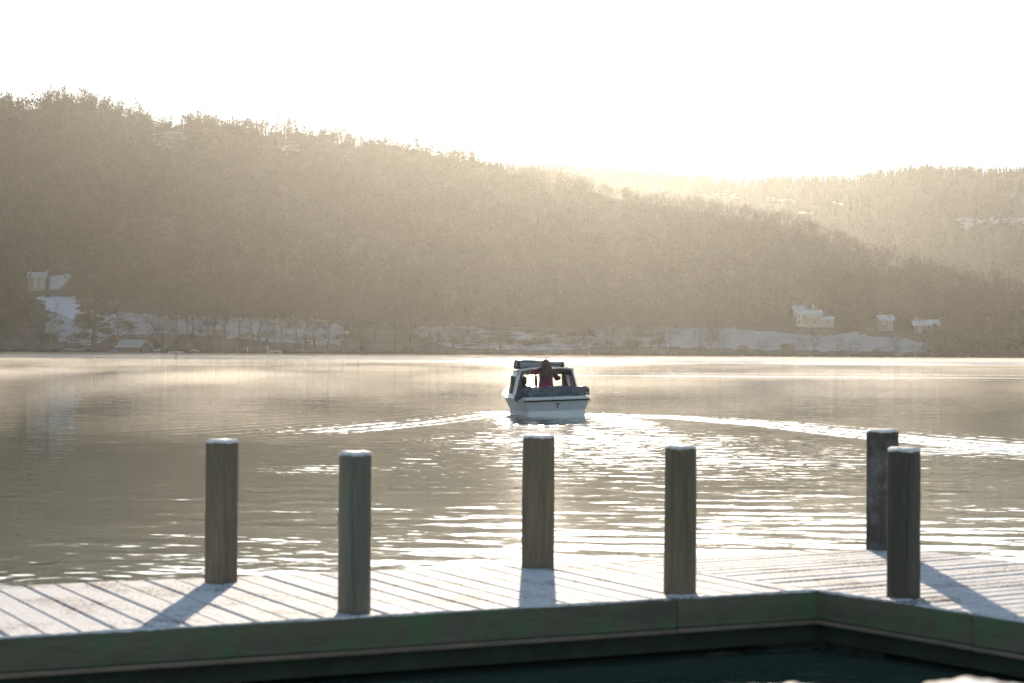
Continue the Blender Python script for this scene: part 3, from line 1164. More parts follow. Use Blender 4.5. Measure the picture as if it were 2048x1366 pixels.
villa_o = house('villa', 'large white villa with snowy roofs and tall chimneys above the right meadow', b, R(-4),
      [(-6.0, 5.6, -2.6, 4.0, -1, 6.2), (-6.6, -2.0, 3.0, 8.6, 0, 9.0, 0), (5.7, 11.0, -1.0, 3.0, -1, 3.4)],
      [(-6.0, 5.6, -2.6, 4.0, 6.2, 1.9), (-6.6, -2.0, 3.0, 8.6, 9.0, 1.9), (5.7, 11.0, -1.0, 3.0, 3.4, 1.2)],
      [(-4.8, -2.6, 4.7, 1.3, 1.7), (-2.4, -2.6, 4.7, 1.6, 1.9), (1.0, -2.6, 4.7, 1.3, 1.9), (4.4, -2.6, 4.7, 1.2, 1.7), (-4.8, -2.6, 1.7, 1.6, 1.9), (-1.6, -2.6, 1.7, 1.7, 1.9),
       (2.6, -2.6, 1.7, 1.4, 1.9), (8.2, -1.0, 1.9, 1.4, 1.2)],
      [(-1.6, 1.6, 6.6, 4.4), (1.8, 1.6, 6.6, 4.2), (5.0, .7, 6.6, 1.6)], M['white_wall'], M['thin_snow'], villa_extra)
villa_o.scale = (.84, .84, .72)
b = ground_at(1770, 765)
b.z -= .4
house('cottage', 'small stone cottage with snowy roof between the white villa and the long cottage', b, R(6), [(-2.6, 2.8, -2.0, 2.6, -1, 3.9, 1.6)], [(-2.6, 2.8, -2.0, 2.6, 3.9, 1.8)],
      [(-1.2, -2.0, 2.7, 1.0, 1.1), (1.3, -2.0, 2.7, 1.0, 1.1), (1.3, -2.0, .9, 1.0, 1.1)], [(-2.2, .3, 4.6, 2.0)], M['stone_wall'], M['thin_snow'])
b = ground_at(1852, 765)
b.z -= .4
house('cottage', 'long grey cottage with two snowy dormer roofs, right of the small stone cottage', b, R(-5), [(-4.6, 4.6, -1.6, 3.6, -1, 3.7, 1.7), (-.6, 1.6, -2.4, 1.0, -1, 3.9, 0), (2.6, 4.4, -2.4, 1.0, -1, 3.9, 0)],
      [(-4.6, 4.6, -1.6, 3.6, 3.7, 2.0), (-.6, 1.6, -2.4, 1.0, 3.9, 1.1), (2.6, 4.4, -2.4, 1.0, 3.9, 1.1)],
      [(-2.6, -1.6, 2.4, 1.0, 1.1), (.5, -2.4, 2.6, 1.0, 1.2), (3.5, -2.4, 2.6, 1.0, 1.2)], [(-3.6, 1.0, 4.8, 1.9)], M['stone_wall'], M['thin_snow'])
b = ground_at(79, 768)
b.z -= .5
house('cottage', 'pale cottage with snow dusted roof beside the upper snowy garden on the left', b, R(12), [(-4.4, 2.2, -2.0, 3.0, -1, 4.4, 1.6)], [(-4.4, 2.2, -2.0, 3.0, 4.4, 1.9)],
      [(-1.6, -2.0, 3.3, .9, 1.1), (1.0, -2.0, 3.3, .9, 1.1), (-1.6, -2.0, 1.2, 1.0, 1.2), (1.0, -2.0, 1.2, 1.0, 1.2)], [(-3.4, .5, 5.2, 2.2)], M['stone_wall'], M['slate'])

# boathouse on the left shore
b = ground_at(268, 637)
b.z -= .3
root = thing('boathouse', 'low dark boathouse with pale frosted roof at the water under the bare trees', 'boathouse', b, R(-28), 'houses beyond the lake')
m = MB()
wall_block(m, -4.6, 4.6, -2.6, 2.6, -1.2, 1.9, 2.1)
m.build('wall', M['dark_wood'], root)
m = MB()
gable_roof(m, -4.6, 4.6, -2.6, 2.6, 1.9, 2.1, .6)
m.build('roof', M['slate'], root)
m = MB()
m.box((4.64, 0, .6), (.08, 3.0, 2.6))
for k in range(5):
    m.box((4.70, -1.2 + k * .6, .6), (.05, .06, 2.6))
m.build('door', M['stone_wall'], root)


# ------------------------------------------------------------------ small things on the far shore
def rowing_boat(name, label, base, rz, L, W, mat, upturned=False, group='boats pulled up on the far shore'):
    root = thing(name, label, 'boat', base, rz, group)
    rows = []
    for i in range(13):
        t = i / 12
        y = (t - .5) * L
        hw = W / 2 * max(.05, (math.sin(math.pi * min(1, .12 + t * .9))) ** .7)
        sheer = .45 + .25 * (2 * t - 1) ** 2
        keel = .02 + .25 * (2 * t - 1) ** 4
        rows.append([(x * hw, y, keel + (sheer - keel) * abs(x) ** 2.2) for x in (-1, -.8, -.5, 0, .5, .8, 1)])
    if upturned:
        rows = [[(x, y, .72 - z) for x, y, z in r_] for r_ in rows]
    h = MB()
    h.grid(rows)
    if not upturned:
        h.grid([[(x * .93, y * .97, z + .04) for x, y, z in r_] for r_ in rows])
    h.build('hull', mat, root)
    g = MB()
    for s in (0, 6):
        g.tube([r_[s] for r_ in rows], .045, 6)
    g.build('gunwale', M['boat_white'], root)
    if not upturned:
        for t in (-.2, .15):
            th = MB()
            th.box((0, t * L, .36), (W * .78, .25, .05))
            th.build('thwart', M['dark_wood'], root)
    return root


b = ground_at(152, SHORE_D + 6)
rowing_boat('rowing_boat', 'long pale boat lying on the shore in front of the great pine', b + Vector((0, 0, .3)), R(84), 7.2, 2.2, M['varnish'])
b = ground_at(314, SHORE_D + 6)
rowing_boat('rowing_boat', 'small white boat on the shore at the right end of the boathouse', b + Vector((0, 0, .3)), R(70), 2.4, 1.1, M['boat_white'])
b = ground_at(352, SHORE_D + 4)
rowing_boat('dinghy', 'long low upturned dinghy at the water line right of the small white boat', b + Vector((0, 0, .1)), R(88), 5.0, 1.6, M['slate'], True)
b = ground_at(388, SHORE_D + 7)
rowing_boat('dinghy', 'upturned pale dinghy beside the long low one, under the tall bare trees', b + Vector((0, 0, .15)), R(80), 3.4, 1.5, M['boat_white'], True)
b = ground_at(551, SHORE_D + 6)
rowing_boat('dinghy', 'pale upturned dinghy right of the white marker posts on the far shore', b + Vector((0, 0, .1)), R(86), 4.2, 1.5, M['varnish'], True)
b = ground_at(233, SHORE_D + 8)
rt_ = thing('covered_boat', 'small boat under a blue cover at the left end of the boathouse', 'boat', b + Vector((0, 0, .1)), R(75), 'boats pulled up on the far shore')
m = MB()
m.grid([[(-.8, -1.4, .1), (-.5, -1.4, .5), (0, -1.4, .7), (.5, -1.4, .5), (.8, -1.4, .1)], [(-.9, 0, .1), (-.6, 0, .7), (0, 0, 1.0), (.6, 0, .7), (.9, 0, .1)], [(-.3, 1.6, .1), (-.2, 1.6, .5), (0, 1.6, .65), (.2, 1.6, .5), (.3, 1.6, .1)]])
m.build('cover', M['blue_tarp'], rt_)
m = MB()
m.box((0, 0, .06), (1.3, 2.6, .12), None, 0, .04)
m.build('hull', M['boat_white'], rt_)
for x, h, lab in ((495, 1.7, 'short white marker post at the water left of the other marker post'), (535, 2.2, 'short white marker post at the water beside the pale dinghy')):
    b = ground_at(x, SHORE_D + 5)
    m = MB()
    m.lathe([(.12, -.6), (.12, h * .8), (.2, h * .82), (.2, h * .96), (.05, h)], 8)
    tag(m.build('marker_post', M['boat_white']), lab, 'post', 'white marker posts').location = b

# mooring buoy
b = on(353, 715, 0.0)
root = thing('mooring_buoy', 'dark round mooring buoy floating on the bright strip of water', 'buoy', (b.x, b.y, 0))
m = MB()
m.lathe([(.05, -.12), (.2, -.08), (.29, .08), (.33, .25), (.29, .42), (.2, .54), (.08, .60)], 14)
m.build('float', M['buoy'], root)
m = MB()
m.tube([(.09 * math.cos(w), 0, .68 + .09 * math.sin(w)) for w in np.linspace(0, 6.283, 11)], .018, 5)
m.build('ring', M['metal'], root)

# ------------------------------------------------------------------ jetty
DECK_Z = 0.35
I = on(1638, 1181, DECK_Z)          # inner corner of the deck
nl = on(0, 1276, DECK_Z)
nr = on(2048, 1243, DECK_Z)
fl = on(0, 1172, DECK_Z)
fc = on(1800, 1096, DECK_Z)         # outer corner
a_dir = (I - nl).normalized()
c_dir = (nr - I).normalized()
f_dir = (fc - fl).normalized()
far_left = fl - f_dir * 7.0
near_left = I - a_dir * 12.0
near_right = I + c_dir * 7.0
far_right = fc + c_dir * 9.0


def xy(p):
    return (p.x, p.y)


def isect(p, d, q, e):
    den = d[0] * e[1] - d[1] * e[0]
    t = ((q[0] - p[0]) * e[1] - (q[1] - p[1]) * e[0]) / den
    return (p[0] + d[0] * t, p[1] + d[1] * t)


# the walkway on the left meets the arm on the right along the line of its inner edge
K = isect(xy(I), xy(c_dir), xy(fl), xy(f_dir))
left_poly = [xy(near_left), xy(I), K, xy(far_left)]
right_poly = [xy(I), xy(near_right), xy(far_right), xy(fc), K]


def clip_convex(poly, clipper):
    def area(p):
        return sum(p[i][0] * p[(i + 1) % len(p)][1] - p[(i + 1) % len(p)][0] * p[i][1] for i in range(len(p)))
    cl = clipper if area(clipper) > 0 else clipper[::-1]
    out = poly
    for i in range(len(cl)):
        p, q = cl[i], cl[(i + 1) % len(cl)]
        side = lambda s: (q[0] - p[0]) * (s[1] - p[1]) - (q[1] - p[1]) * (s[0] - p[0])
        res = []
        for k in range(len(out)):
            s, e = out[k], out[(k + 1) % len(out)]
            ds, de = side(s), side(e)
            if ds >= 0:
                res.append(s)
            if (ds >= 0) != (de >= 0):
                t = ds / (ds - de)
                res.append((s[0] + (e[0] - s[0]) * t, s[1] + (e[1] - s[1]) * t))
        out = res
        if len(out) < 3:
            return []
    return out


def bevel_slab(mb, poly, z0, z1, b=.006):
    """plank: straight sides with a small chamfer round the top"""
    n = len(poly)
    ar = sum(poly[i][0] * poly[(i + 1) % n][1] - poly[(i + 1) % n][0] * poly[i][1] for i in range(n))
    if ar < 0:
        poly = poly[::-1]
    cx, cy_ = sum(p[0] for p in poly) / n, sum(p[1] for p in poly) / n
    ins = []
    for i in range(n):
        p0, p1, p2 = Vector(poly[i - 1]), Vector(poly[i]), Vector(poly[(i + 1) % n])
        e1, e2 = (p1 - p0), (p2 - p1)
        if e1.length < 1e-6 or e2.length < 1e-6:
            ins.append(tuple(p1))
            continue
        n1 = Vector((-e1.y, e1.x)).normalized()
        n2 = Vector((-e2.y, e2.x)).normalized()
        k = (n1 + n2)
        k = k / max(.3, k.dot(n1))
        ins.append(tuple(p1 + k * b))
    v = [(p[0], p[1], z0) for p in poly] + [(p[0], p[1], z1 - b) for p in poly] + [(p[0], p[1], z1) for p in ins]
    f = [tuple(range(n - 1, -1, -1)), tuple(range(2 * n, 3 * n))]
    for k in (0, n):
        f += [(k + i, k + (i + 1) % n, k + n + (i + 1) % n, k + n + i) for i in range(n)]
    mb.add(v, f)


jetty = thing('jetty', 'frost covered timber jetty turning a corner in front of the lake', 'jetty')


def deck(poly, origin, along, pitch, gap, n0, n1):
    """planks laid across, one after the other along the walkway"""
    ax = Vector((along[0], along[1]))
    bx = Vector((-ax.y, ax.x))
    mb = MB()
    for k in range(n0, n1):
        s0, s1 = k * pitch + gap / 2, (k + 1) * pitch - gap / 2
        o = Vector(origin)
        j = rnd.uniform(-.002, .002)
        rect = [tuple(o + ax * (s0 + j) - bx * 20), tuple(o + ax * (s1 + j) - bx * 20), tuple(o + ax * (s1 + j) + bx * 20), tuple(o + ax * (s0 + j) + bx * 20)]
        pl = clip_convex(rect, poly)
        if len(pl) >= 3:
            bevel_slab(mb, pl, DECK_Z - .045, DECK_Z + rnd.uniform(-.004, .003), .008)
    return mb.build('deck', M['frost_deck'], jetty)


deck(left_poly, xy(I), xy(a_dir), 0.189, 0.011, -80, 20)
deck(right_poly, xy(I), xy(c_dir), 0.150, 0.022, -40, 75)


def beam(p, q, z_top, h, th, off, mat, name, ext0=0.0, ext1=0.0):
    """board on edge from p to q, its face `off` to the viewer's side of the line"""
    p, q = Vector(p), Vector(q)
    d = (q - p).normalized()
    nn = Vector((d.y, -d.x))
    L = (q - p).length + ext0 + ext1
    c = (p - d * ext0 + q + d * ext1) / 2 + nn * (off + th / 2)
    mb = MB()
    mb.box((0, 0, 0), (L, th, h), None, 0, .008)
    o = mb.build(name, mat, jetty)
    o.location = (c.x, c.y, z_top - h / 2)
    o.rotation_euler = (0, 0, math.atan2(d.y, d.x))
    return o


m = MB()
for (s0, s1, dz, off) in ((12.0, 5.203, .001, .000), (5.2, 1.043, .003, .003), (1.04, -.025, .004, .001)):
    p_, q_ = Vector(xy(I)) - Vector(xy(a_dir)) * s0, Vector(xy(I)) - Vector(xy(a_dir)) * s1
    beam(p_, q_, DECK_Z + dz, .172, .05, .002 + off, M['fascia'], 'fascia')
    beam(p_, q_, DECK_Z - .174 + dz, .028, .055, .006 + off, M['trim'], 'trim')
for (s0, s1, dz, off) in ((.036, 1.303, .003, .001), (1.306, 7.0, .001, .004)):
    p_, q_ = Vector(xy(I)) + Vector(xy(c_dir)) * s0, Vector(xy(I)) + Vector(xy(c_dir)) * s1
    beam(p_, q_, DECK_Z + dz, .172, .05, .002 + off, M['fascia'], 'fascia')
    beam(p_, q_, DECK_Z - .174 + dz, .028, .055, .006 + off, M['trim'], 'trim')
M['gap_shade_timber'] = timber_mat('gap_shade_timber', (0.020, 0.030, 0.023), (0.040, 0.056, 0.042), (0.024, 0.060, 0.032), False, 0.7)  # for boards added below the fascia, dark green standing in for shade
beam(Vector(xy(I)) - Vector(xy(a_dir)) * 12, Vector(xy(I)) - Vector(xy(a_dir)) * -.16, .150, .125, .05, -.13, M['gap_shade_timber'], 'gap_shade_board')
beam(Vector(xy(I)) + Vector(xy(c_dir)) * -.16, Vector(xy(I)) + Vector(xy(c_dir)) * 7, .147, .125, .05, -.13, M['gap_shade_timber'], 'gap_shade_board')
# frost lying along the top edge of the fascia
for p_, q_ in ((xy(near_left), xy(I)), (xy(I), xy(near_right))):
    p_, q_ = Vector(p_), Vector(q_)
    d_ = (q_ - p_).normalized()
    n_ = Vector((d_.y, -d_.x))
    L_ = (q_ - p_).length
    k_ = int(L_ / .035)
    pts_, rad_l = [], []
    for k in range(k_ + 1):
        c_ = p_ + d_ * (L_ * k / k_) + n_ * (.030 + rnd.uniform(-.004, .004))
        pts_.append((c_.x, c_.y, DECK_Z + .003 + rnd.uniform(-.002, .002)))
        rad_l.append(.017 + .006 * math.sin(k * .21) * math.sin(k * .057 + 1) + rnd.uniform(-.003, .003))
    m = MB()
    m.tube(pts_, rad_l, 8, 0, True, True, .55)
    m.build('frost_lip', M['frost_deck'], jetty)
beam(K, xy(far_left), DECK_Z - .05, .36, .05, -.06, M['fascia'], 'fascia', 0, 0)  # unseen far boards, deepened into the water to block light under the deck
beam(xy(far_right), xy(fc), DECK_Z - .05, .36, .05, -.06, M['fascia'], 'fascia', 0, 0)
beam(xy(fc), K, DECK_Z - .05, .36, .05, -.06, M['fascia'], 'fascia', 0, 0)
mid_l0, mid_l1 = (Vector(xy(near_left)) + Vector(xy(far_left))) / 2, (Vector(xy(I)) + Vector(K)) / 2
beam(mid_l0, mid_l1, DECK_Z - .05, .18, .1, 0, M['dark_wood'], 'joist', 0, -.1)
mid_r0, mid_r1 = (Vector(xy(near_right)) + Vector(xy(far_right))) / 2, (Vector(xy(I)) + Vector(xy(fc))) / 2
beam(mid_r1, mid_r0, DECK_Z - .05, .18, .1, 0, M['dark_wood'], 'joist', -.3, 0)


for p_, q_ in ((mid_l0, mid_l1), (mid_r1, mid_r0)):
    L_ = (q_ - p_).length
    for k in range(int(L_ / 2.4)):
        c_ = p_ + (q_ - p_).normalized() * (1.2 + 2.4 * k)
        m = MB()
        m.tube([(c_.x, c_.y, -1.5), (c_.x, c_.y, DECK_Z - .24)], .1, 14)
        m.build('pile', M['dark_wood'], jetty)


# posts
def frost_mat():
    t = NT('hoar_frost')
    co = t.objco()
    f = t.noise(co, 60.0, 5.0, .7)
    c = t.ramp(f.outputs[0], [(.3, (.70, .70, .70)), (.7, (.86, .85, .83))])
    t.principled(c, .6, t.bump(f.outputs[0], .01, .8), Subsurface_Weight=.6, Subsurface_Radius=(1, .9, .8), Subsurface_Scale=.03)
    return t.mat


M['frost'] = frost_mat()


def mooring_post(x, y, dia_px, label, top_z=1.23, mat=None, base=None, rad=None, tilt=(0, 0), seed=0, low=.165):
    if base is None:
        b = on(x, y, DECK_Z)
        r_ = dia_px / FPX * b.y / 2
        b = Vector((b.x, b.y + r_ * .9, 0))
    else:
        b, r_ = Vector(base), rad
    rr = random.Random(seed)
    root = thing('mooring_post', label, 'post', (b.x, b.y, 0), 0.0, 'round timber posts of the jetty')
    root.rotation_euler = (R(tilt[1]), R(tilt[0]), rr.uniform(0, 6.28))
    m = MB()
    n = 96
    checks = [(rr.uniform(0, 6.28), rr.uniform(.006, .014), rr.uniform(.2, .9), rr.uniform(.25, .7)) for _ in range(4)]
    checks.append((rr.uniform(-2.0, -1.1) - root.rotation_euler[2], .012, .8, .9))
    prof = [(1.03, low), (1.02, low * .6 + .08), (1.01, .2), (1.0, .36), (1.0, .45), (1.0, .55), (1.0, .65), (.995, .75), (.995, .85), (.99, .95), (.99, 1.05), (.987, 1.13), (.985, top_z - .03), (.965, top_z - .012), (.90, top_z - .002)]
    v, f = [], []
    ph = [rr.uniform(0, 6.28) for _ in range(4)]
    for s, z in prof:
        for k in range(n):
            w = 2 * math.pi * k / n
            wob = 1 + .014 * math.sin(2 * w + ph[0] + 1.6 * z) + .009 * math.sin(5 * w + ph[1] + 3 * z) + .006 * math.sin(9 * w + ph[2] - z * 5)
            for ca, cd, cz, cl in checks:
                da = (w + .12 * math.sin(3 * z + ca) - ca + math.pi) % (2 * math.pi) - math.pi
                wob -= cd / r_ * math.exp(-(da / .05) ** 2) * max(0.0, 1 - ((z - cz) / cl) ** 2)
            v.append((r_ * s * wob * math.cos(w), r_ * s * wob * math.sin(w), z))
    for i in range(len(prof) - 1):
        for k in range(n):
            j = (k + 1) % n
            f.append((i * n + k, i * n + j, (i + 1) * n + j, (i + 1) * n + k))
    f.append(tuple((len(prof) - 1) * n + k for k in range(n)))
    m.add(v, f, 0, True)
    m.build('shaft', mat or M['post'], root)
    c = MB()
    prof = [(.975, top_z - .010), (.99, top_z - .004), (.975, top_z + .002), (.92, top_z + .007), (.8, top_z + .010), (.4, top_z + .013), (.03, top_z + .014)]
    v, f = [], []
    for i, (s, z) in enumerate(prof):
        for k in range(n):
            w = 2 * math.pi * k / n
            wob = 1 + .012 * math.sin(3 * w + ph[3]) + .010 * math.sin(7 * w + ph[1])
            dz = .003 * math.sin(4 * w + ph[0]) + .002 * math.sin(11 * w + ph[2])
            v.append((r_ * s * wob * math.cos(w), r_ * s * wob * math.sin(w), z + dz * (i < 5)))
    for i in range(len(prof) - 1):
        for k in range(n):
            j = (k + 1) % n
            f.append((i * n + k, i * n + j, (i + 1) * n + j, (i + 1) * n + k))
    f.append(tuple((len(prof) - 1) * n + k for k in range(n)))
    c.add(v, f, 0, True)
    c.build('frost_cap', M['frost'], root)
    return root


mooring_post(438, 1167, 66, 'brownish timber post at the far edge of the deck, farthest left, casting a slanting shadow', seed=1)
mooring_post(706, 1228, 67, 'greenish timber post standing at the near fascia, second from the left', mat=M['post_green'], seed=2)
mooring_post(1076, 1137, 65, 'timber post directly below the cabin boat with its shadow falling straight towards the viewer', tilt=(.5, 0), seed=3)
mooring_post(1362, 1189, 65, 'grey timber post with a dark vertical crack, standing alone right of the cabin boat', tilt=(.3, 0), seed=4)
mooring_post(1771, 1100, 64, 'weathered post with flaking grey patches at the outer corner of the deck', mat=M['post_flaky'], tilt=(.7, 0), seed=5)
mooring_post(1812, 1197, 66, 'dark brown post in front of the flaking corner post, overlapping it', mat=M['post_dark'], tilt=(.2, 0), seed=6)
# two nearer posts of which only the frosted tops reach into the bottom of the picture
b = at(1958, 1352, 3.5)
mooring_post(0, 0, 0, 'near blurred post at the bottom right corner, only its frosted top showing', base=(b.x, 3.5, 0), rad=.100, top_z=1.205, seed=7, low=-1.6)
b = at(1577, 1366, 3.55)
mooring_post(0, 0, 0, 'near blurred post at the bottom edge, only a sliver of its frosted top showing', base=(b.x, 3.55, 0), rad=.092, top_z=1.186, seed=8, low=-1.6)


# ------------------------------------------------------------------ cabin boat
bp = on(1114, 834, 0.0)
YAW, HEEL = R(12), R(-2.0)
boat = thing('cabin_boat', 'small white cabin motor boat numbered 7 seen from behind on the lake', 'boat', (bp.x, bp.y, 0.0))
boat.rotation_euler = (0, HEEL, YAW)
ST = [  # y, gunwale half width, band half width, chine half width, z of gunwale, band, chine, keel
    (0.00, .92, .82, .76, .50, .17, -.06, -.22),
    (0.60, .96, .86, .79, .50, .17, -.06, -.24),
    (1.40, .97, .87, .78, .52, .17, -.06, -.26),
    (2.20, .95, .83, .72, .55, .17, -.05, -.27),
    (3.20, .82, .66, .50, .61, .18, -.02, -.26),
    (4.20, .58, .40, .27, .69, .20, .04, -.20),
    (4.90, .32, .18, .11, .76, .24, .12, -.08),
    (5.30, .04, .03, .02, .80, .30, .20, .08)]


def loft(cols):
    m_ = MB()
    rows = []
    for s in ST:
        rows.append(cols(s))
    m_.grid(rows)
    return m_


hull = MB()
for sg in (-1, 1):
    rows = [[(sg * s[1], s[0], s[4]), (sg * (s[1] * .55 + s[2] * .45 + .012), s[0], s[4] * .5 + s[5] * .5), (sg * s[2], s[0], s[5])] for s in ST]
    hull.grid(rows if sg > 0 else [r_[::-1] for r_ in rows], 0, True)
    rows = [[(sg * (s[2] + .012), s[0] - .004, s[5]), (sg * (s[3] + .012), s[0] - .004, s[6]), (0, s[0] - .004, s[7])] for s in ST]
    hull.grid(rows if sg > 0 else [r_[::-1] for r_ in rows], 1, True)
s = ST[0]
# transom with a slight rake
hull.add([(-s[1], -.0, s[4]), (s[1], -.0, s[4]), (s[2], 0.02, s[5]), (-s[2], 0.02, s[5])], [(0, 3, 2, 1)], 0)
hull.add([(-s[2] - .012, -.02, s[5] + .004), (s[2] + .012, -.02, s[5] + .004), (s[3] + .012, -.01, s[6]), (0, -.01, s[7]), (-s[3] - .012, -.01, s[6])], [(0, 4, 3, 2, 1)], 1)
hull.add([(-s[2] - .012, -.02, s[5] + .004), (s[2] + .012, -.02, s[5] + .004), (s[2], .02, s[5] + .004), (-s[2], .02, s[5] + .004)], [(0, 1, 2, 3)], 1)
hull_o = hull.build('hull', [M['boat_grey'], M['boat_white']], boat)
# number on the transom
tc = bpy.data.curves.new('number', 'FONT')
tc.body = '7'
tc.size = .21
tc.offset = .004
tc.extrude = .004
tc.align_x = 'CENTER'
to = bpy.data.objects.new('number', tc)
col.objects.link(to)
dg = bpy.context.evaluated_depsgraph_get()
tme = bpy.data.meshes.new_from_object(to.evaluated_get(dg))
bpy.data.objects.remove(to)
tme.materials.clear()
tme.materials.append(M['ink'])
num = link('number', tme, hull_o)
num.location = (.02, -.012, .235)
num.rotation_euler = (R(90), 0, 0)
# a faint painted flourish along the port side
# rub rail round the sheer
m = MB()
for sg in (-1, 1):
    m.tube([(sg * (q[1] + .015), q[0], q[4] - .03) for q in ST], .035, 6, 0, True, True)
m.tube([(-.95, -.03, .47), (.95, -.03, .47)], .038, 6, 0)
m.build('rub_rail', M['rubber'], boat)
m = MB()
for sg in (-1, 1):
    for k in range(26):
        t = k / 25 * 3.4
        hw = np.interp(t, [q[0] for q in ST], [q[1] for q in ST])
        hz = np.interp(t, [q[0] for q in ST], [q[4] for q in ST])
        m.box((sg * (hw + .045), t, hz - .03), (.02, .05, .05), None, 0)
m.tube([(-.95, -.065, .49), (.95, -.065, .49)], .012, 6, 0)
m.build('rail_insert', M['boat_white'], boat)
# side decks, stern deck, fore deck and cockpit well
m = MB()
for sg in (-1, 1):
    rows = [[(sg * q[1], q[0], q[4]), (sg * (q[1] - .04), q[0], q[4] + .05), (sg * max(0.0, q[1] - .2), q[0], q[4] + .06), (sg * max(0.0, q[1] - .21), q[0], .05 if q[0] < 2.3 else q[4] + .1)] for q in ST[:4]]
    m.grid(rows, 0, True)
for q0, q1 in zip(ST[3:-1], ST[4:]):
    rows = [[(-q[1], q[0], q[4]), (-q[1] * .9, q[0], q[4] + .05), (0, q[0], q[4] + .12), (q[1] * .9, q[0], q[4] + .05), (q[1], q[0], q[4])] for q in (q0, q1)]
    m.grid(rows, 0, True)
m.box((0, .14, .525), (1.80, .30, .07), None, 0, .02)
m.box((0, .12, .28), (1.66, .05, .44), None, 0)
m.box((0, 1.15, .04), (1.62, 2.2, .03), None, 0)
m.box((0, 2.26, .42), (1.70, .04, .74), None, 0)
m.build('deck', M['boat_white'], boat)
for x in (-.55, -.46, .50, .59):
    m = MB()
    m.tube([(x, .02, .56), (x, .02, .60)], .018, 6)
    m.box((x, .02, .60), (.03, .09, .02), None, 0, .006)
    m.build('cleat', M['rubber'], boat)
# shelter cabin: roof, sides, windscreen
RY0, RY1 = 1.15, 2.08
BW, TW = .95, .80
ZB, ZT = .56, 1.30


def side_pt(sg, y, z, inset=0.0):
    t = (z - ZB) / (ZT - ZB)
    w = BW + (TW - BW) * t - .03 * (y - RY0) - .10 * max(0, t - .8) * 5 * .4
    return Vector((sg * (w - inset), y - 0.0 * t, z))


def side_panel(mb, sg, quads, th=.035):
    for (ya, yb, za, zb) in quads:
        o = [side_pt(sg, ya, za), side_pt(sg, yb, za), side_pt(sg, yb, zb), side_pt(sg, ya, zb)]
        i = [p - Vector((sg * th, 0, 0)) for p in o]
        v = o + i
        fs = [(0, 1, 2, 3), (7, 6, 5, 4), (0, 4, 5, 1), (1, 5, 6, 2), (2, 6, 7, 3), (3, 7, 4, 0)]
        if sg < 0:
            fs = [f_[::-1] for f_ in fs]
        mb.add(v, fs, 0)


for sg in (-1, 1):
    m = MB()
    WY0, WY1, WZ0, WZ1 = 1.52, 2.0, .66, 1.12
    if sg > 0:
        WY0 = 1.30
    side_panel(m, sg, [(RY0, WY0, ZB, ZT), (WY1, RY1, ZB, ZT), (WY0, WY1, ZB, WZ0), (WY0, WY1, WZ1, ZT)])
    wall_o = m.build('cabin_side', M['boat_white'], boat)
    m = MB()
    side_panel(m, sg, [(RY0 + .01, WY0, ZB, ZT - .05), (WY1, RY1 - .02, ZB, ZT - .05), (WY0, WY1, ZB, WZ0), (WY0, WY1, WZ1, ZT - .05)], .012)
    ln_ = m.build('side_lining', M['inside'], wall_o)
    ln_.location.x = -sg * .038
    m = MB()
    o = [side_pt(sg, WY0, WZ0, .015), side_pt(sg, WY1, WZ0, .015), side_pt(sg, WY1, WZ1, .015), side_pt(sg, WY0, WZ1, .015)]
    m.add(o, [(0, 1, 2, 3)])
    m.build('side_window', M['glass'], wall_o)
    m = MB()
    m.tube([p + Vector((sg * .02, 0, 0)) for p in o + [o[0]]], .016, 5)
    m.build('window_rubber', M['rubber'], wall_o)
# windscreen frame (front wall)
m = MB()
FY = RY1
wbot = lambda z: BW + (TW - BW) * (z - ZB) / (ZT - ZB) - .07


def fbox(x0, x1, z0, z1):
    m.box(((x0 + x1) / 2, FY - .02, (z0 + z1) / 2), (x1 - x0, .05, z1 - z0), None, 0)


fbox(-.88, .88, .50, .80)
fbox(-.76, .76, 1.14, 1.30)
fbox(-.84, -.60, .80, 1.14)
fbox(.66, .84, .80, 1.14)
fbox(-.14, -.07, .80, 1.14)
m.box((-.775, 1.24, .93), (.12, .14, .74), Matrix.Rotation(R(10), 3, 'Y'), 0, .03)
scr = m.build('windscreen_frame', M['inside'], boat)
for x0, x1 in ((-.60, -.14), (-.07, .66)):
    m = MB()
    m.add([(x0, FY - .02, .80), (x1, FY - .02, .80), (x1, FY - .02, 1.14), (x0, FY - .02, 1.14)], [(0, 1, 2, 3)])
    m.build('windscreen', M['glass'], scr)
# roof: thin cambered shell with rounded shoulders, darker lining below
rows_t, rows_b = [], []
for y in (RY0 - .06, RY0 + .1, (RY0 + RY1) / 2, RY1, RY1 + .1):
    rt1, rb1 = [], []
    for k in range(13):
        t = -1 + 2 * k / 12
        x = t * .80
        z = ZT + .075 * (1 - abs(t) ** 2.6)
        rt1.append((x, y, z))
        rb1.append((x * .985, y + .002, z - .035))
    rows_t.append(rt1)
    rows_b.append(rb1[::-1])
m = MB()
m.grid([r_[::-1] for r_ in rows_t])
m.add([*rows_t[0], *[p for p in rows_b[0][::-1]]], [(k, k + 1, 13 + k + 1, 13 + k) for k in range(12)])
m.build('roof', M['boat_white'], boat)
m = MB()
m.grid([r_[::-1] for r_ in rows_b])
m.box((0, RY0 - .02, 1.275), (1.44, .04, .10), None, 0, .01)
m.build('roof_lining', M['inside'], boat)
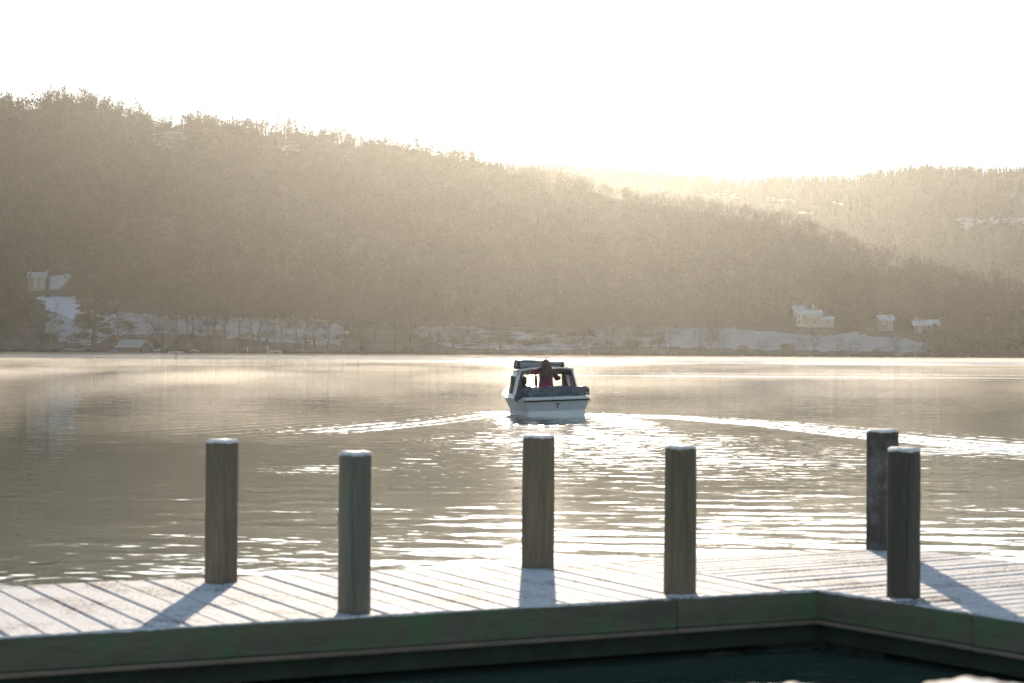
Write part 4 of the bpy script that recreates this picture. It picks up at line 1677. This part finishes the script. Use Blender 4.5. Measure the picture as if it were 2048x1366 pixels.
# rolled soft top lying on the roof
m = MB()
n = 16
rows = []
for i in range(15):
    t = i / 14
    x = -.76 + 1.37 * t
    hgt = .125 - .030 * t + .012 * math.sin(6 * t)
    c = 1.37 + hgt * .75
    rows.append([(x, 1.70 + .26 * math.cos(w) * (1 + .05 * math.sin(9 * t + w)), c + hgt * math.sin(w) * (1 + .08 * math.sin(3 * w + 7 * t))) for w in np.linspace(0, 2 * math.pi, n + 1)])
m.grid(rows)
m.add(rows[0][:-1], [tuple(range(n - 1, -1, -1))])
m.add(rows[-1][:-1], [tuple(range(n))])
top_o = m.build('folded_top', M['canvas'], boat)
m = MB()
for x, w_ in ((-.73, .10), (.555, .10)):
    rr = []
    for xx in (x - w_ / 2, x + w_ / 2):
        t = (xx + .76) / 1.37
        hgt = .125 - .030 * t + .012 * math.sin(6 * t) + .006
        c = 1.37 + (hgt - .006) * .75
        rr.append([(xx, 1.70 + .266 * math.cos(w), c + (hgt + .008) * math.sin(w)) for w in np.linspace(0, 2 * math.pi, n + 1)])
    m.grid(rr)
    for r_ in rr:
        m.add(r_[:-1], [tuple(range(n))])
m.tube([(-.72, 1.44, 1.56), (-.4, 1.41, 1.54), (-.1, 1.41, 1.47), (.3, 1.42, 1.44), (.58, 1.43, 1.42)], .018, 5)
m.build('strap', M['canvas_dark'], top_o)
# grab rail on the roof
m = MB()
m.tube([(.66, 1.25, 1.33), (.66, 1.25, 1.44), (.68, 1.45, 1.46), (.72, 1.75, 1.46), (.72, 1.78, 1.33)], .013, 6)
m.tube([(.60, 1.25, 1.33), (.60, 1.25, 1.43), (.66, 1.25, 1.44)], .013, 6)
m.build('grab_rail', M['metal'], boat)
# folded cockpit cover draped across the stern
m = MB()
rows = []
rr = random.Random(3)
for i in range(41):
    t = i / 40
    x = -.86 + 1.78 * t
    sag = .03 * math.sin(5 * t + .4) + .018 * math.sin(13 * t)
    end = min(1, min(t, 1 - t) * 14 + .55)
    ring = []
    for k in range(21):
        w = 2 * math.pi * k / 20
        fold = 1 + .12 * math.sin(3 * w + 7 * t) + .10 * math.sin(6 * w - 11 * t + 2 * math.sin(5 * t)) + .06 * math.sin(23 * t + 2 * w)
        ry, rz_ = .19 * end * fold, (.125 + .02 * t) * end * fold
        ring.append((x, .25 + ry * math.cos(w), .682 + .02 * t + sag * .3 + rz_ * math.sin(w)))
    rows.append(ring)
m.grid(rows)
m.add(rows[0][:-1], [tuple(range(19, -1, -1))])
m.add(rows[-1][:-1], [tuple(range(20))])
# lower flap hanging over the stern deck
rows = []
for i in range(31):
    t = i / 30
    x = -.78 + 1.64 * t
    rows.append([(x, .075 - .05 * s_ - .02 * math.sin(9 * t + 3 * s_) * s_, .70 - (.137 - .006 * math.sin(11 * t + 1)) * s_) for s_ in (0, .25, .5, .75, 1.0)])
m.grid(rows)
cov = m.build('folded_cover', M['tarp'], boat)
m = MB()
rows = []
for i in range(9):
    t = i / 8
    c = Vector((-.83 - .10 * math.sin(t * 2.2), .30 + .35 * t, .80 - .34 * t))
    rad_ = .135 * math.sin(math.pi * (.18 + .70 * t)) + .03
    rows.append([(c.x + rad_ * math.cos(w), c.y + rad_ * .9 * math.sin(w), c.z + rad_ * .55 * math.sin(w + .8)) for w in np.linspace(0, 2 * math.pi, 13)])
m.grid(rows)
m.add(rows[0][:-1], [tuple(range(12))])
m.add(rows[-1][:-1], [tuple(range(11, -1, -1))])
m.build('cover_end', M['canvas_dark'], cov)
m = MB()
m.tube([(.90, .28, .80), (.98, .26, .70), (.97, .24, .60), (.93, .22, .56)], [.05, .045, .04, .02], 7)
m.build('cover_end', M['canvas_dark'], cov)


# ------------------------------------------------------------------ people
def skinned(name, nodes, edges, mat, parent, sub=2):
    """one continuous body: nodes = [(x,y,z,rx,ry)], first node is the root"""
    me = bpy.data.meshes.new(name)
    me.from_pydata([n_[:3] for n_ in nodes], edges, [])
    o = bpy.data.objects.new(name, me)
    col.objects.link(o)
    md = o.modifiers.new('skin', 'SKIN')
    md.use_smooth_shade = True
    for i, n_ in enumerate(nodes):
        sv = me.skin_vertices[0].data[i]
        sv.radius = (n_[3], n_[4] if len(n_) > 4 else n_[3])
        sv.use_root = (i == 0)
    s2 = o.modifiers.new('sub', 'SUBSURF')
    s2.levels = s2.render_levels = sub
    dg_ = bpy.context.evaluated_depsgraph_get()
    dg_.update()
    me2 = bpy.data.meshes.new_from_object(o.evaluated_get(dg_))
    bpy.data.objects.remove(o)
    me2.name = name
    me2.materials.clear()
    me2.materials.append(mat)
    me2.polygons.foreach_set('use_smooth', [True] * len(me2.polygons))
    return link(name, me2, parent)


def hand_nodes(nodes, edges, wrist, d, palm_n, side):
    """palm with five fingers, slightly curled, grown from node index `wrist`"""
    w = Vector(nodes[wrist][:3])
    d = Vector(d).normalized()
    nrm = Vector(palm_n).normalized()
    sdir = d.cross(nrm).normalized() * side
    pi = len(nodes)
    p = w + d * .085
    nodes.append((*p, .030, .016))
    edges.append((wrist, pi))
    for k, (off, L) in enumerate(((-.030, .068), (-.010, .080), (.010, .075), (.029, .058))):
        a = p + d * .012 + sdir * off
        b_ = a + d * L * .55 + nrm * .012
        c = b_ + d * L * .35 + nrm * .025
        i0 = len(nodes)
        nodes += [(*a, .010, .010), (*b_, .009, .009), (*c, .007, .007)]
        edges += [(pi, i0), (i0, i0 + 1), (i0 + 1, i0 + 2)]
    a = w + d * .035 - sdir * .030
    b_ = a - sdir * .03 + d * .03 + nrm * .01
    i0 = len(nodes)
    nodes += [(*a, .012, .012), (*b_, .009, .009)]
    edges += [(wrist, i0), (i0, i0 + 1)]


boat_m = Matrix.Translation(boat.location) @ boat.rotation_euler.to_matrix().to_4x4()


def in_boat(p):
    return boat_m @ Vector(p)


FLOOR = .056
# standing woman, seen from behind
pw = in_boat((-.08, 1.02, FLOOR))
woman = thing('person', 'woman with long brown hair in a magenta jacket standing at the back of the boat', 'person', pw, YAW)
woman.scale = (.96, .96, .96)
nodes = [(0, 0, .86, .125, .10), (0, .01, 1.00, .115, .09), (0, .0, 1.16, .125, .09), (0, .0, 1.28, .13, .085), (0, .01, 1.35, .055, .055), (0, .02, 1.41, .055, .06), (0, .03, 1.49, .078, .092),
         (0, .03, 1.56, .066, .08),
         (-.11, 0, .82, .085, .085), (-.12, .02, .46, .058, .06), (-.125, 0, .09, .040, .042), (-.13, .12, .03, .035, .03),
         (.11, 0, .82, .085, .085), (.12, .02, .46, .058, .06), (.125, 0, .09, .040, .042), (.13, .12, .03, .035, .03)]
edges = [(0, 1), (1, 2), (2, 3), (3, 4), (4, 5), (5, 6), (6, 7), (0, 8), (8, 9), (9, 10), (10, 11), (0, 12), (12, 13), (13, 14), (14, 15)]
# arms: left one stretched to the roof edge, right one bent and reaching forward
i0 = len(nodes)
nodes += [(-.18, .01, 1.27, .058, .06), (-.37, .10, 1.20, .042, .042), (-.56, .16, 1.17, .028, .028)]
edges += [(3, i0), (i0, i0 + 1), (i0 + 1, i0 + 2)]
hand_nodes(nodes, edges, i0 + 2, (-1, .2, .02), (0, .3, -1), 1)
i1 = len(nodes)
nodes += [(.18, .01, 1.26, .058, .06), (.34, .06, 1.04, .046, .046), (.45, .24, 1.07, .028, .028)]
edges += [(3, i1), (i1, i1 + 1), (i1 + 1, i1 + 2)]
hand_nodes(nodes, edges, i1 + 2, (.3, 1, .1), (-.3, .1, -1), -1)
# nose
nodes.append((0, .135, 1.485, .014, .014))
edges.append((6, len(nodes) - 1))
body = skinned('body', nodes, edges, M['skin'], woman)


def sleeve(mb, pts, rad, mat=0):
    mb.tube(pts, rad, 12, mat)


m = MB()
rows = []
for z, rx, ry, dy in ((.74, .215, .165, 0), (.80, .225, .170, 0), (.90, .205, .155, 0), (1.02, .195, .145, 0), (1.14, .210, .145, 0), (1.22, .220, .140, 0), (1.29, .205, .120, 0), (1.335, .12, .09, .01), (1.37, .075, .075, .015)):
    rows.append([(rx * math.copysign(abs(math.cos(w)) ** .8, math.cos(w)), dy + ry * math.sin(w) + .004 * math.sin(5 * w + z * 9), z + .006 * math.sin(3 * w)) for w in np.linspace(0, 2 * math.pi, 25)])
m.grid(rows[1:])
sleeve(m, [(-.10, 0, 1.275), (-.20, .015, 1.27), (-.29, .06, 1.235), (-.375, .10, 1.20), (-.42, .115, 1.195)], [.075, .085, .075, .068, .06])
sleeve(m, [(.10, 0, 1.265), (.19, .01, 1.25), (.27, .035, 1.15), (.345, .06, 1.045), (.40, .15, 1.05), (.445, .225, 1.07)], [.075, .086, .078, .078, .068, .052])
jk = m.build('jacket', M['jacket'], woman)
m = MB()
m.grid([[(x * 1.02, y * 1.02, z) for x, y, z in r_] for r_ in rows[:2]] + [[(x * 1.01, y * 1.01, z + .035) for x, y, z in rows[1]]])
m.build('hem', M['jacket_hem'], jk)
m = MB()
sleeve(m, [(-.415, .114, 1.196), (-.50, .14, 1.18), (-.555, .158, 1.172)], [.055, .046, .038])
m.build('cuff', M['sleeve'], jk)
m = MB()
for sg in (-1, 1):
    m.tube([(sg * .09, 0, .84), (sg * .11, 0, .74), (sg * .118, .02, .46), (sg * .124, 0, .10)], [.12, .108, .08, .062], 12)
m.tube([(0, 0, .78), (0, 0, .9)], [.17, .16], 14, 0, True, True, .75)
m.build('trousers', M['trousers'], woman)
for sg in (-1, 1):
    m = MB()
    m.box((sg * .127, .05, .045), (.10, .27, .09), None, 0, .03)
    m.build('shoe', M['rubber'], woman)
# hair: cap over the skull falling to the shoulder blades
rows = []
for z, rx, y0, y1 in ((1.635, .012, .02, .045), (1.625, .055, -.045, .09), (1.59, .088, -.085, .115), (1.54, .102, -.105, .115), (1.48, .110, -.118, .085), (1.42, .125, -.125, .05), (1.36, .150, -.150, .03),
                      (1.30, .168, -.165, .0), (1.24, .165, -.172, -.05), (1.18, .140, -.172, -.09), (1.12, .095, -.166, -.12), (1.08, .05, -.160, -.135)):
    cy0, ry = (y0 + y1) / 2, (y1 - y0) / 2
    rows.append([(rx * math.cos(w) * (1 + .05 * math.sin(9 * w + z * 14)), cy0 + ry * math.sin(w), z + .008 * math.sin(6 * w)) for w in np.linspace(0, 2 * math.pi, 33)])
m = MB()
m.grid(rows)
m.add(rows[0][:-1], [tuple(range(31, -1, -1))])
m.add(rows[-1][:-1], [tuple(range(32))])
hr = random.Random(9)
for k in range(260):
    w = hr.uniform(math.pi * .9, math.pi * 2.1)
    r0 = hr.randrange(3, 9)
    p = Vector(rows[r0][int((w % (2 * math.pi)) / (2 * math.pi) * 32)])
    out = Vector((math.cos(w), math.sin(w) * .4, 0))
    q = p + out * hr.uniform(.005, .035) + Vector((0, 0, -hr.uniform(.08, .2)))
    sd = Vector((-math.sin(w), math.cos(w), 0)) * .004
    m.add([p - sd, p + sd, p.lerp(q, .5) + out * .018, q], [(0, 1, 2), (0, 2, 3)])
m.build('hair', M['hair'], woman)

# seated second person at the helm, on the port side of the shelter
ps = in_boat((-.62, 1.62, FLOOR + .05))
sitter = thing('person', 'person in dark coat seated at the helm inside the shelter, mostly in silhouette', 'person', ps, YAW + R(-25))
nodes = [(0, 0, .36, .13, .11), (0, 0, .52, .125, .10), (0, .02, .70, .13, .09), (0, .03, .77, .06, .06), (0, .05, .83, .055, .06), (0, .06, .90, .075, .09), (0, .06, .97, .065, .078),
         (-.10, .12, .35, .08, .08), (-.12, .40, .36, .06, .06), (-.12, .42, .09, .042, .045), (-.12, .53, .035, .035, .03),
         (.10, .12, .35, .08, .08), (.12, .40, .36, .06, .06), (.12, .42, .09, .042, .045), (.12, .53, .035, .035, .03)]
edges = [(0, 1), (1, 2), (2, 3), (3, 4), (4, 5), (5, 6), (0, 7), (7, 8), (8, 9), (9, 10), (0, 11), (11, 12), (12, 13), (13, 14)]
for sg, wx in ((-1, -.12), (1, .16)):
    i0 = len(nodes)
    nodes += [(sg * .18, .03, .68, .055, .055), (sg * .24, .14, .50, .042, .042), (wx, .36, .60, .028, .028)]
    edges += [(2, i0), (i0, i0 + 1), (i0 + 1, i0 + 2)]
    hand_nodes(nodes, edges, i0 + 2, (-sg * .1, 1, .25), (0, .2, -1), sg)
nodes.append((0, .165, .895, .014, .014))
edges.append((5, len(nodes) - 1))
skinned('body', nodes, edges, M['skin'], sitter)
m = MB()
rows = []
for z, rx, ry, dy in ((.30, .20, .17, .02), (.42, .20, .16, 0), (.56, .20, .145, .01), (.66, .21, .135, .02), (.72, .19, .11, .02), (.765, .11, .085, .03), (.80, .075, .075, .04)):
    rows.append([(rx * math.cos(w), dy + ry * math.sin(w), z) for w in np.linspace(0, 2 * math.pi, 21)])
m.grid(rows)
for sg, wx in ((-1, -.12), (1, .16)):
    m.tube([(sg * .11, .02, .69), (sg * .19, .035, .68), (sg * .245, .14, .50), (wx, .34, .595)], [.07, .08, .07, .05], 10)
m.build('coat', M['dark_coat'], sitter)
m = MB()
for sg in (-1, 1):
    m.tube([(sg * .09, .02, .36), (sg * .12, .40, .37), (sg * .12, .43, .30), (sg * .12, .42, .10)], [.10, .085, .08, .06], 10)
m.build('trousers', M['trousers'], sitter)
m = MB()
rows = []
for z, rx, y0, y1 in ((1.035, .012, .04, .07), (1.02, .06, -.02, .12), (.985, .092, -.06, .145), (.93, .105, -.08, .12), (.87, .11, -.085, .08), (.81, .115, -.08, .05), (.76, .08, -.06, .02)):
    cy0, ry = (y0 + y1) / 2, (y1 - y0) / 2
    rows.append([(rx * math.cos(w) * (1 + .09 * math.sin(7 * w + z * 40)), cy0 + ry * math.sin(w) * (1 + .07 * math.sin(6 * w + z * 31)), z) for w in np.linspace(0, 2 * math.pi, 29)])
m.grid(rows)
m.add(rows[0][:-1], [tuple(range(27, -1, -1))])
m.build('hair', M['trousers'], sitter)
# bench under the sitter and the wheel belong to the boat
m = MB()
m.box((-.62, 1.62, .21), (.40, .44, .29), None, 0, .02)
m.build('seat', M['inside'], boat)
m = MB()
m.tube([(-.30 + .15 * math.cos(w), 1.93 + .05 * math.sin(w), .70 + .14 * math.sin(w)) for w in np.linspace(0, 2 * math.pi, 17)], .014, 6)
m.tube([(-.30, 1.93, .70), (-.30, 2.05, .64)], .02, 6)
m.build('steering_wheel', M['rubber'], boat)

# ------------------------------------------------------------------ lake
def poly_dist(X, Y, pts):
    """signed distance to a polyline (positive on its left) and the share of its length reached"""
    best = np.full(X.shape, 1e9)
    sd = np.zeros(X.shape)
    sh = np.zeros(X.shape)
    seg = [math.dist(pts[i], pts[i + 1]) for i in range(len(pts) - 1)]
    tot, acc = sum(seg), 0.0
    for i in range(len(pts) - 1):
        (x0, y0), (x1, y1) = pts[i], pts[i + 1]
        dx, dy = x1 - x0, y1 - y0
        L2 = dx * dx + dy * dy
        t = np.clip(((X - x0) * dx + (Y - y0) * dy) / L2, 0, 1)
        ex, ey = X - (x0 + t * dx), Y - (y0 + t * dy)
        d = np.hypot(ex, ey)
        sgn = np.sign(dx * ey - dy * ex)
        k = d < best
        best = np.where(k, d, best)
        sd = np.where(k, d * sgn, sd)
        sh = np.where(k, (acc + t * seg[i]) / tot, sh)
        acc += seg[i]
    return sd, sh


rows_y = np.concatenate([[-60, -30, -12, 0, 4, 7], np.arange(9, 20, .035), np.arange(20, 66, .06), 66 * 1.012 ** np.arange(1, 205)])
rows_y = rows_y[rows_y < 760]
cu = np.concatenate([[-3.0, -1.6, -.9, -.6, -.45], np.linspace(-.34, .34, 460), [.45, .6, .9, 1.6, 3.0]])
Yg, Ug = np.meshgrid(rows_y, cu, indexing='ij')
Xg = Ug * np.maximum(Yg, 9.0)
Zg = np.zeros_like(Xg)
wv = np.random.default_rng(21)


def swell(X, Y, n, lam, amp, spread):
    z = np.zeros_like(X)
    for _ in range(n):
        L = wv.uniform(*lam)
        th = math.pi / 2 + wv.normal(0, spread)
        k = 2 * math.pi / L
        z += amp * L * np.sin(k * (math.cos(th) * X + math.sin(th) * Y) + wv.uniform(0, 6.28)) / math.sqrt(n)
    return z


near = smooth01((Yg - 9) / 2) * (1 - smooth01((Yg - 55) / 25))
# washing of old waves towards the jetty, stronger close by
patchy = .55 + .45 * np.sin(Xg * .35 + 1.3 * np.sin(Yg * .31) + .8)
foreground = (1 - smooth01((Yg - 17) / 14))
right_side = .75 + .25 * smooth01((Xg + 3) / 5)
Zg += near * (.0005 + .0019 * foreground * patchy * right_side) * swell(Xg, Yg, 20, (.45, 1.2), 1.0, .30)
patch2 = .6 + .4 * np.sin(Xg * .8 + 2.1 * np.sin(Yg * .22 + 1)) * np.sin(Yg * .5 + .7 * np.sin(Xg * .6))
Zg += near * .0017 * swell(Xg, Yg, 30, (.14, .40), 1.0, .8) * (.38 + .62 * foreground) * patch2
ruffle = .05 + .11 * smooth01((Yg - 50) / 60)
# wake of the boat
arm_l = [xy(on(1022, 826, 0)), xy(on(900, 846, 0)), xy(on(700, 866, 0)), xy(on(570, 879, 0)), xy(on(430, 900, 0))]
arm_r = [xy(on(1178, 830, 0)), xy(on(1320, 836, 0)), xy(on(1500, 850, 0)), xy(on(1700, 874, 0)), xy(on(2060, 908, 0)), xy(on(2400, 940, 0))]
for arm, sg, fade in ((arm_l, 1.0, .80), (arm_r, -1.0, 1.25)):
    sd, sh = poly_dist(Xg, Yg, arm)
    q = -sd * sg if arm is arm_l else -sd * sg
    # inside of the V is positive q
    env = np.exp(-np.clip(q, 0, None) ** 2 / (1.5 + 2.2 * sh) ** 2) * smooth01((q + .35) / .45)
    env *= (1 - smooth01((sh - fade * .75) / (.25 * fade + 1e-6)))
    ph = 2 * np.pi * q / (.62 + .35 * sh)
    cusp = .9 + .1 * np.sin(2 * np.pi * sh * 26 + q * 3)
    Zg += .020 * env * cusp * np.sin(ph + .6)
    ruffle += .22 * env * (.8 + .2 * np.sin(sh * 61 + q * 2.0) ** 2)
# churned water behind the transom, between the arms
cx = np.interp(Yg, [30, 40, 50, 56], [2.0, 1.9, 1.5, 1.25])
hw = np.interp(Yg, [28, 40, 50, 55.5], [5.2, 4.2, 2.6, 1.4])
core = np.exp(-((Xg - cx) / hw) ** 2 * 1.6) * smooth01((Yg - 24) / 14) * (1 - smooth01((Yg - 55.2) / 1.2))
edge = np.exp(-((np.abs(Xg - cx - .1) - 1.35) / .6) ** 2) * smooth01((Yg - 46) / 6) * (1 - smooth01((Yg - 57.0) / 1.5))
ruffle += .13 * core + .30 * edge
Zg += (.0075 * core + .012 * edge) * swell(Xg, Yg, 14, (.35, 1.1), 1.0, .7)
# an older wash to the lower left and lower right
for (px_, py_, wx, wy, am) in ((640, 940, 1.1, 1.4, .45), (1500, 925, 2.6, 1.6, .25), (1960, 905, 2.0, 2.4, .5), (1250, 880, 2.0, 2.0, .35), (900, 880, 1.6, 2.2, .25)):
    c = on(px_, py_, 0)
    g = np.exp(-((Xg - c.x) / wx) ** 2 - ((Yg - c.y) / wy) ** 2)
    ruffle += .35 * am * g
    Zg += .012 * am * g * swell(Xg, Yg, 8, (.4, .9), 1.0, .5)
# breeze: ruffled strip under the far shore and thin cat's paws before it
hzn = .45 * np.sin(Xg * .011 + 1.0) + .3 * np.sin(Xg * .029 + 2.0)
y0 = np.interp(1024 + FPX * Ug, [-500, 0, 400, 1024, 1500, 2048, 2600], [420, 410, 390, 300, 320, 335, 340])
strip = smooth01((Yg - y0 + 5 * hzn) / 6.0)
ruffle += strip * 1.1
for d0, w, am, side in ((262, 4, .28, 0), (236, 3, .14, 0), (212, 3, .16, -1), (172, 5, .22, 1), (150, 5, .32, 1), (136, 3, .15, 1)):
    sidef = 1.0 if side == 0 else smooth01((side * (1024 + FPX * Ug - 1024) + 150) / 300.0)
    ruffle += am * np.exp(-((Yg - d0 - 5 * hzn) / w) ** 2) * sidef
nr_, nc_ = Yg.shape
v = np.stack([Xg, Yg, Zg], -1).reshape(-1, 3)
i = np.arange(nr_ - 1)[:, None] * nc_ + np.arange(nc_ - 1)[None, :]
f = np.stack([i, i + 1, i + nc_ + 1, i + nc_], -1).reshape(-1, 4)
me = np_mesh('lake', v, f, M['water'])
at_ = me.attributes.new('ruffle', 'FLOAT', 'POINT')
at_.data.foreach_set('value', ruffle.ravel().astype(np.float32))
tag(link('lake', me), kind='structure')


# ------------------------------------------------------------------ mist, haze, contrail
def volume_mat(name, color, density, g):
    t = NT(name)
    pv = t.n('VolumePrincipled', {'Color': color, 'Density': density, 'Anisotropy': g})
    t.t.links.new(pv.outputs[0], t.out.inputs['Volume'])
    return t.mat


m = MB()
mr = random.Random(17)
placed = []
tries = 0
while len(placed) < 90 and tries < 4000:
    tries += 1
    Y = math.exp(mr.uniform(math.log(62), math.log(240)))
    X = mr.uniform(-.30, .34) * Y
    rx, ry, rz_ = mr.uniform(.03, .11) * Y, mr.uniform(.03, .07) * Y, mr.uniform(.25, .6) * min(1.0, 75 / Y)
    if any(abs(X - a) < rx + c and abs(Y - b_) < ry + d for a, b_, c, d in placed):
        continue
    placed.append((X, Y, rx, ry))
    prof = [(max(1e-3, math.cos(w)), math.sin(w)) for w in np.linspace(-math.pi / 2, math.pi / 2, 9)]
    nn = 18
    v = [(X + rx * c * math.cos(2 * math.pi * k / nn), Y + ry * c * math.sin(2 * math.pi * k / nn), .68 + rz_ * s_) for c, s_ in prof for k in range(nn)]
    fs = [(i_ * nn + k, i_ * nn + (k + 1) % nn, (i_ + 1) * nn + (k + 1) % nn, (i_ + 1) * nn + k) for i_ in range(8) for k in range(nn)]
    fs += [tuple(range(nn - 1, -1, -1)), tuple(8 * nn + k for k in range(nn))]
    m.add(v, fs, 0, True)
tag(m.build('mist', volume_mat('mist', (.97, .94, .89), .0042, .7)), 'thin wisps of warm mist drifting low over the lake', 'mist', kind='stuff')

mb_ = MB()
mb_.box((0, 500, .55), (620, 250, .8), None, 0, .3)
tag(mb_.build('mist_bank', volume_mat('mist_bank', (.97, .95, .92), .0009, .7)), 'low sunlit mist lying on the water along the far shore', 'mist', kind='stuff')

hz = MB()
hz.box((0, 970, 99.0), (3400, 2100, 208.0))
tag(hz.build('haze', volume_mat('haze', HAZE_COLOR, HAZE_DENSITY, HAZE_G)), 'pale sunlit haze filling the whole valley', 'haze', kind='stuff')

m = MB()
for (p0, p1, r0, r1) in (((1560, 84), (2300, 36), 9, 26), ((1720, 78), (2300, 150), 14, 60)):
    a_, b_ = at(*p0, 7000), at(*p1, 7000)
    n = 22
    m.tube([a_.lerp(b_, k / n) + Vector((0, 0, mr.uniform(-4, 4))) for k in range(n + 1)], [max(1.5, (r0 + (r1 - r0) * k / n) * math.sin(math.pi * min(.5, (k + .3) / n)) * mr.uniform(.75, 1.1)) for k in range(n + 1)], 10)
tag(m.build('contrail', volume_mat('contrail', (1, 1, 1), .004, .5)), 'thin white contrail streaks high in the sky on the right', 'contrail', kind='stuff')
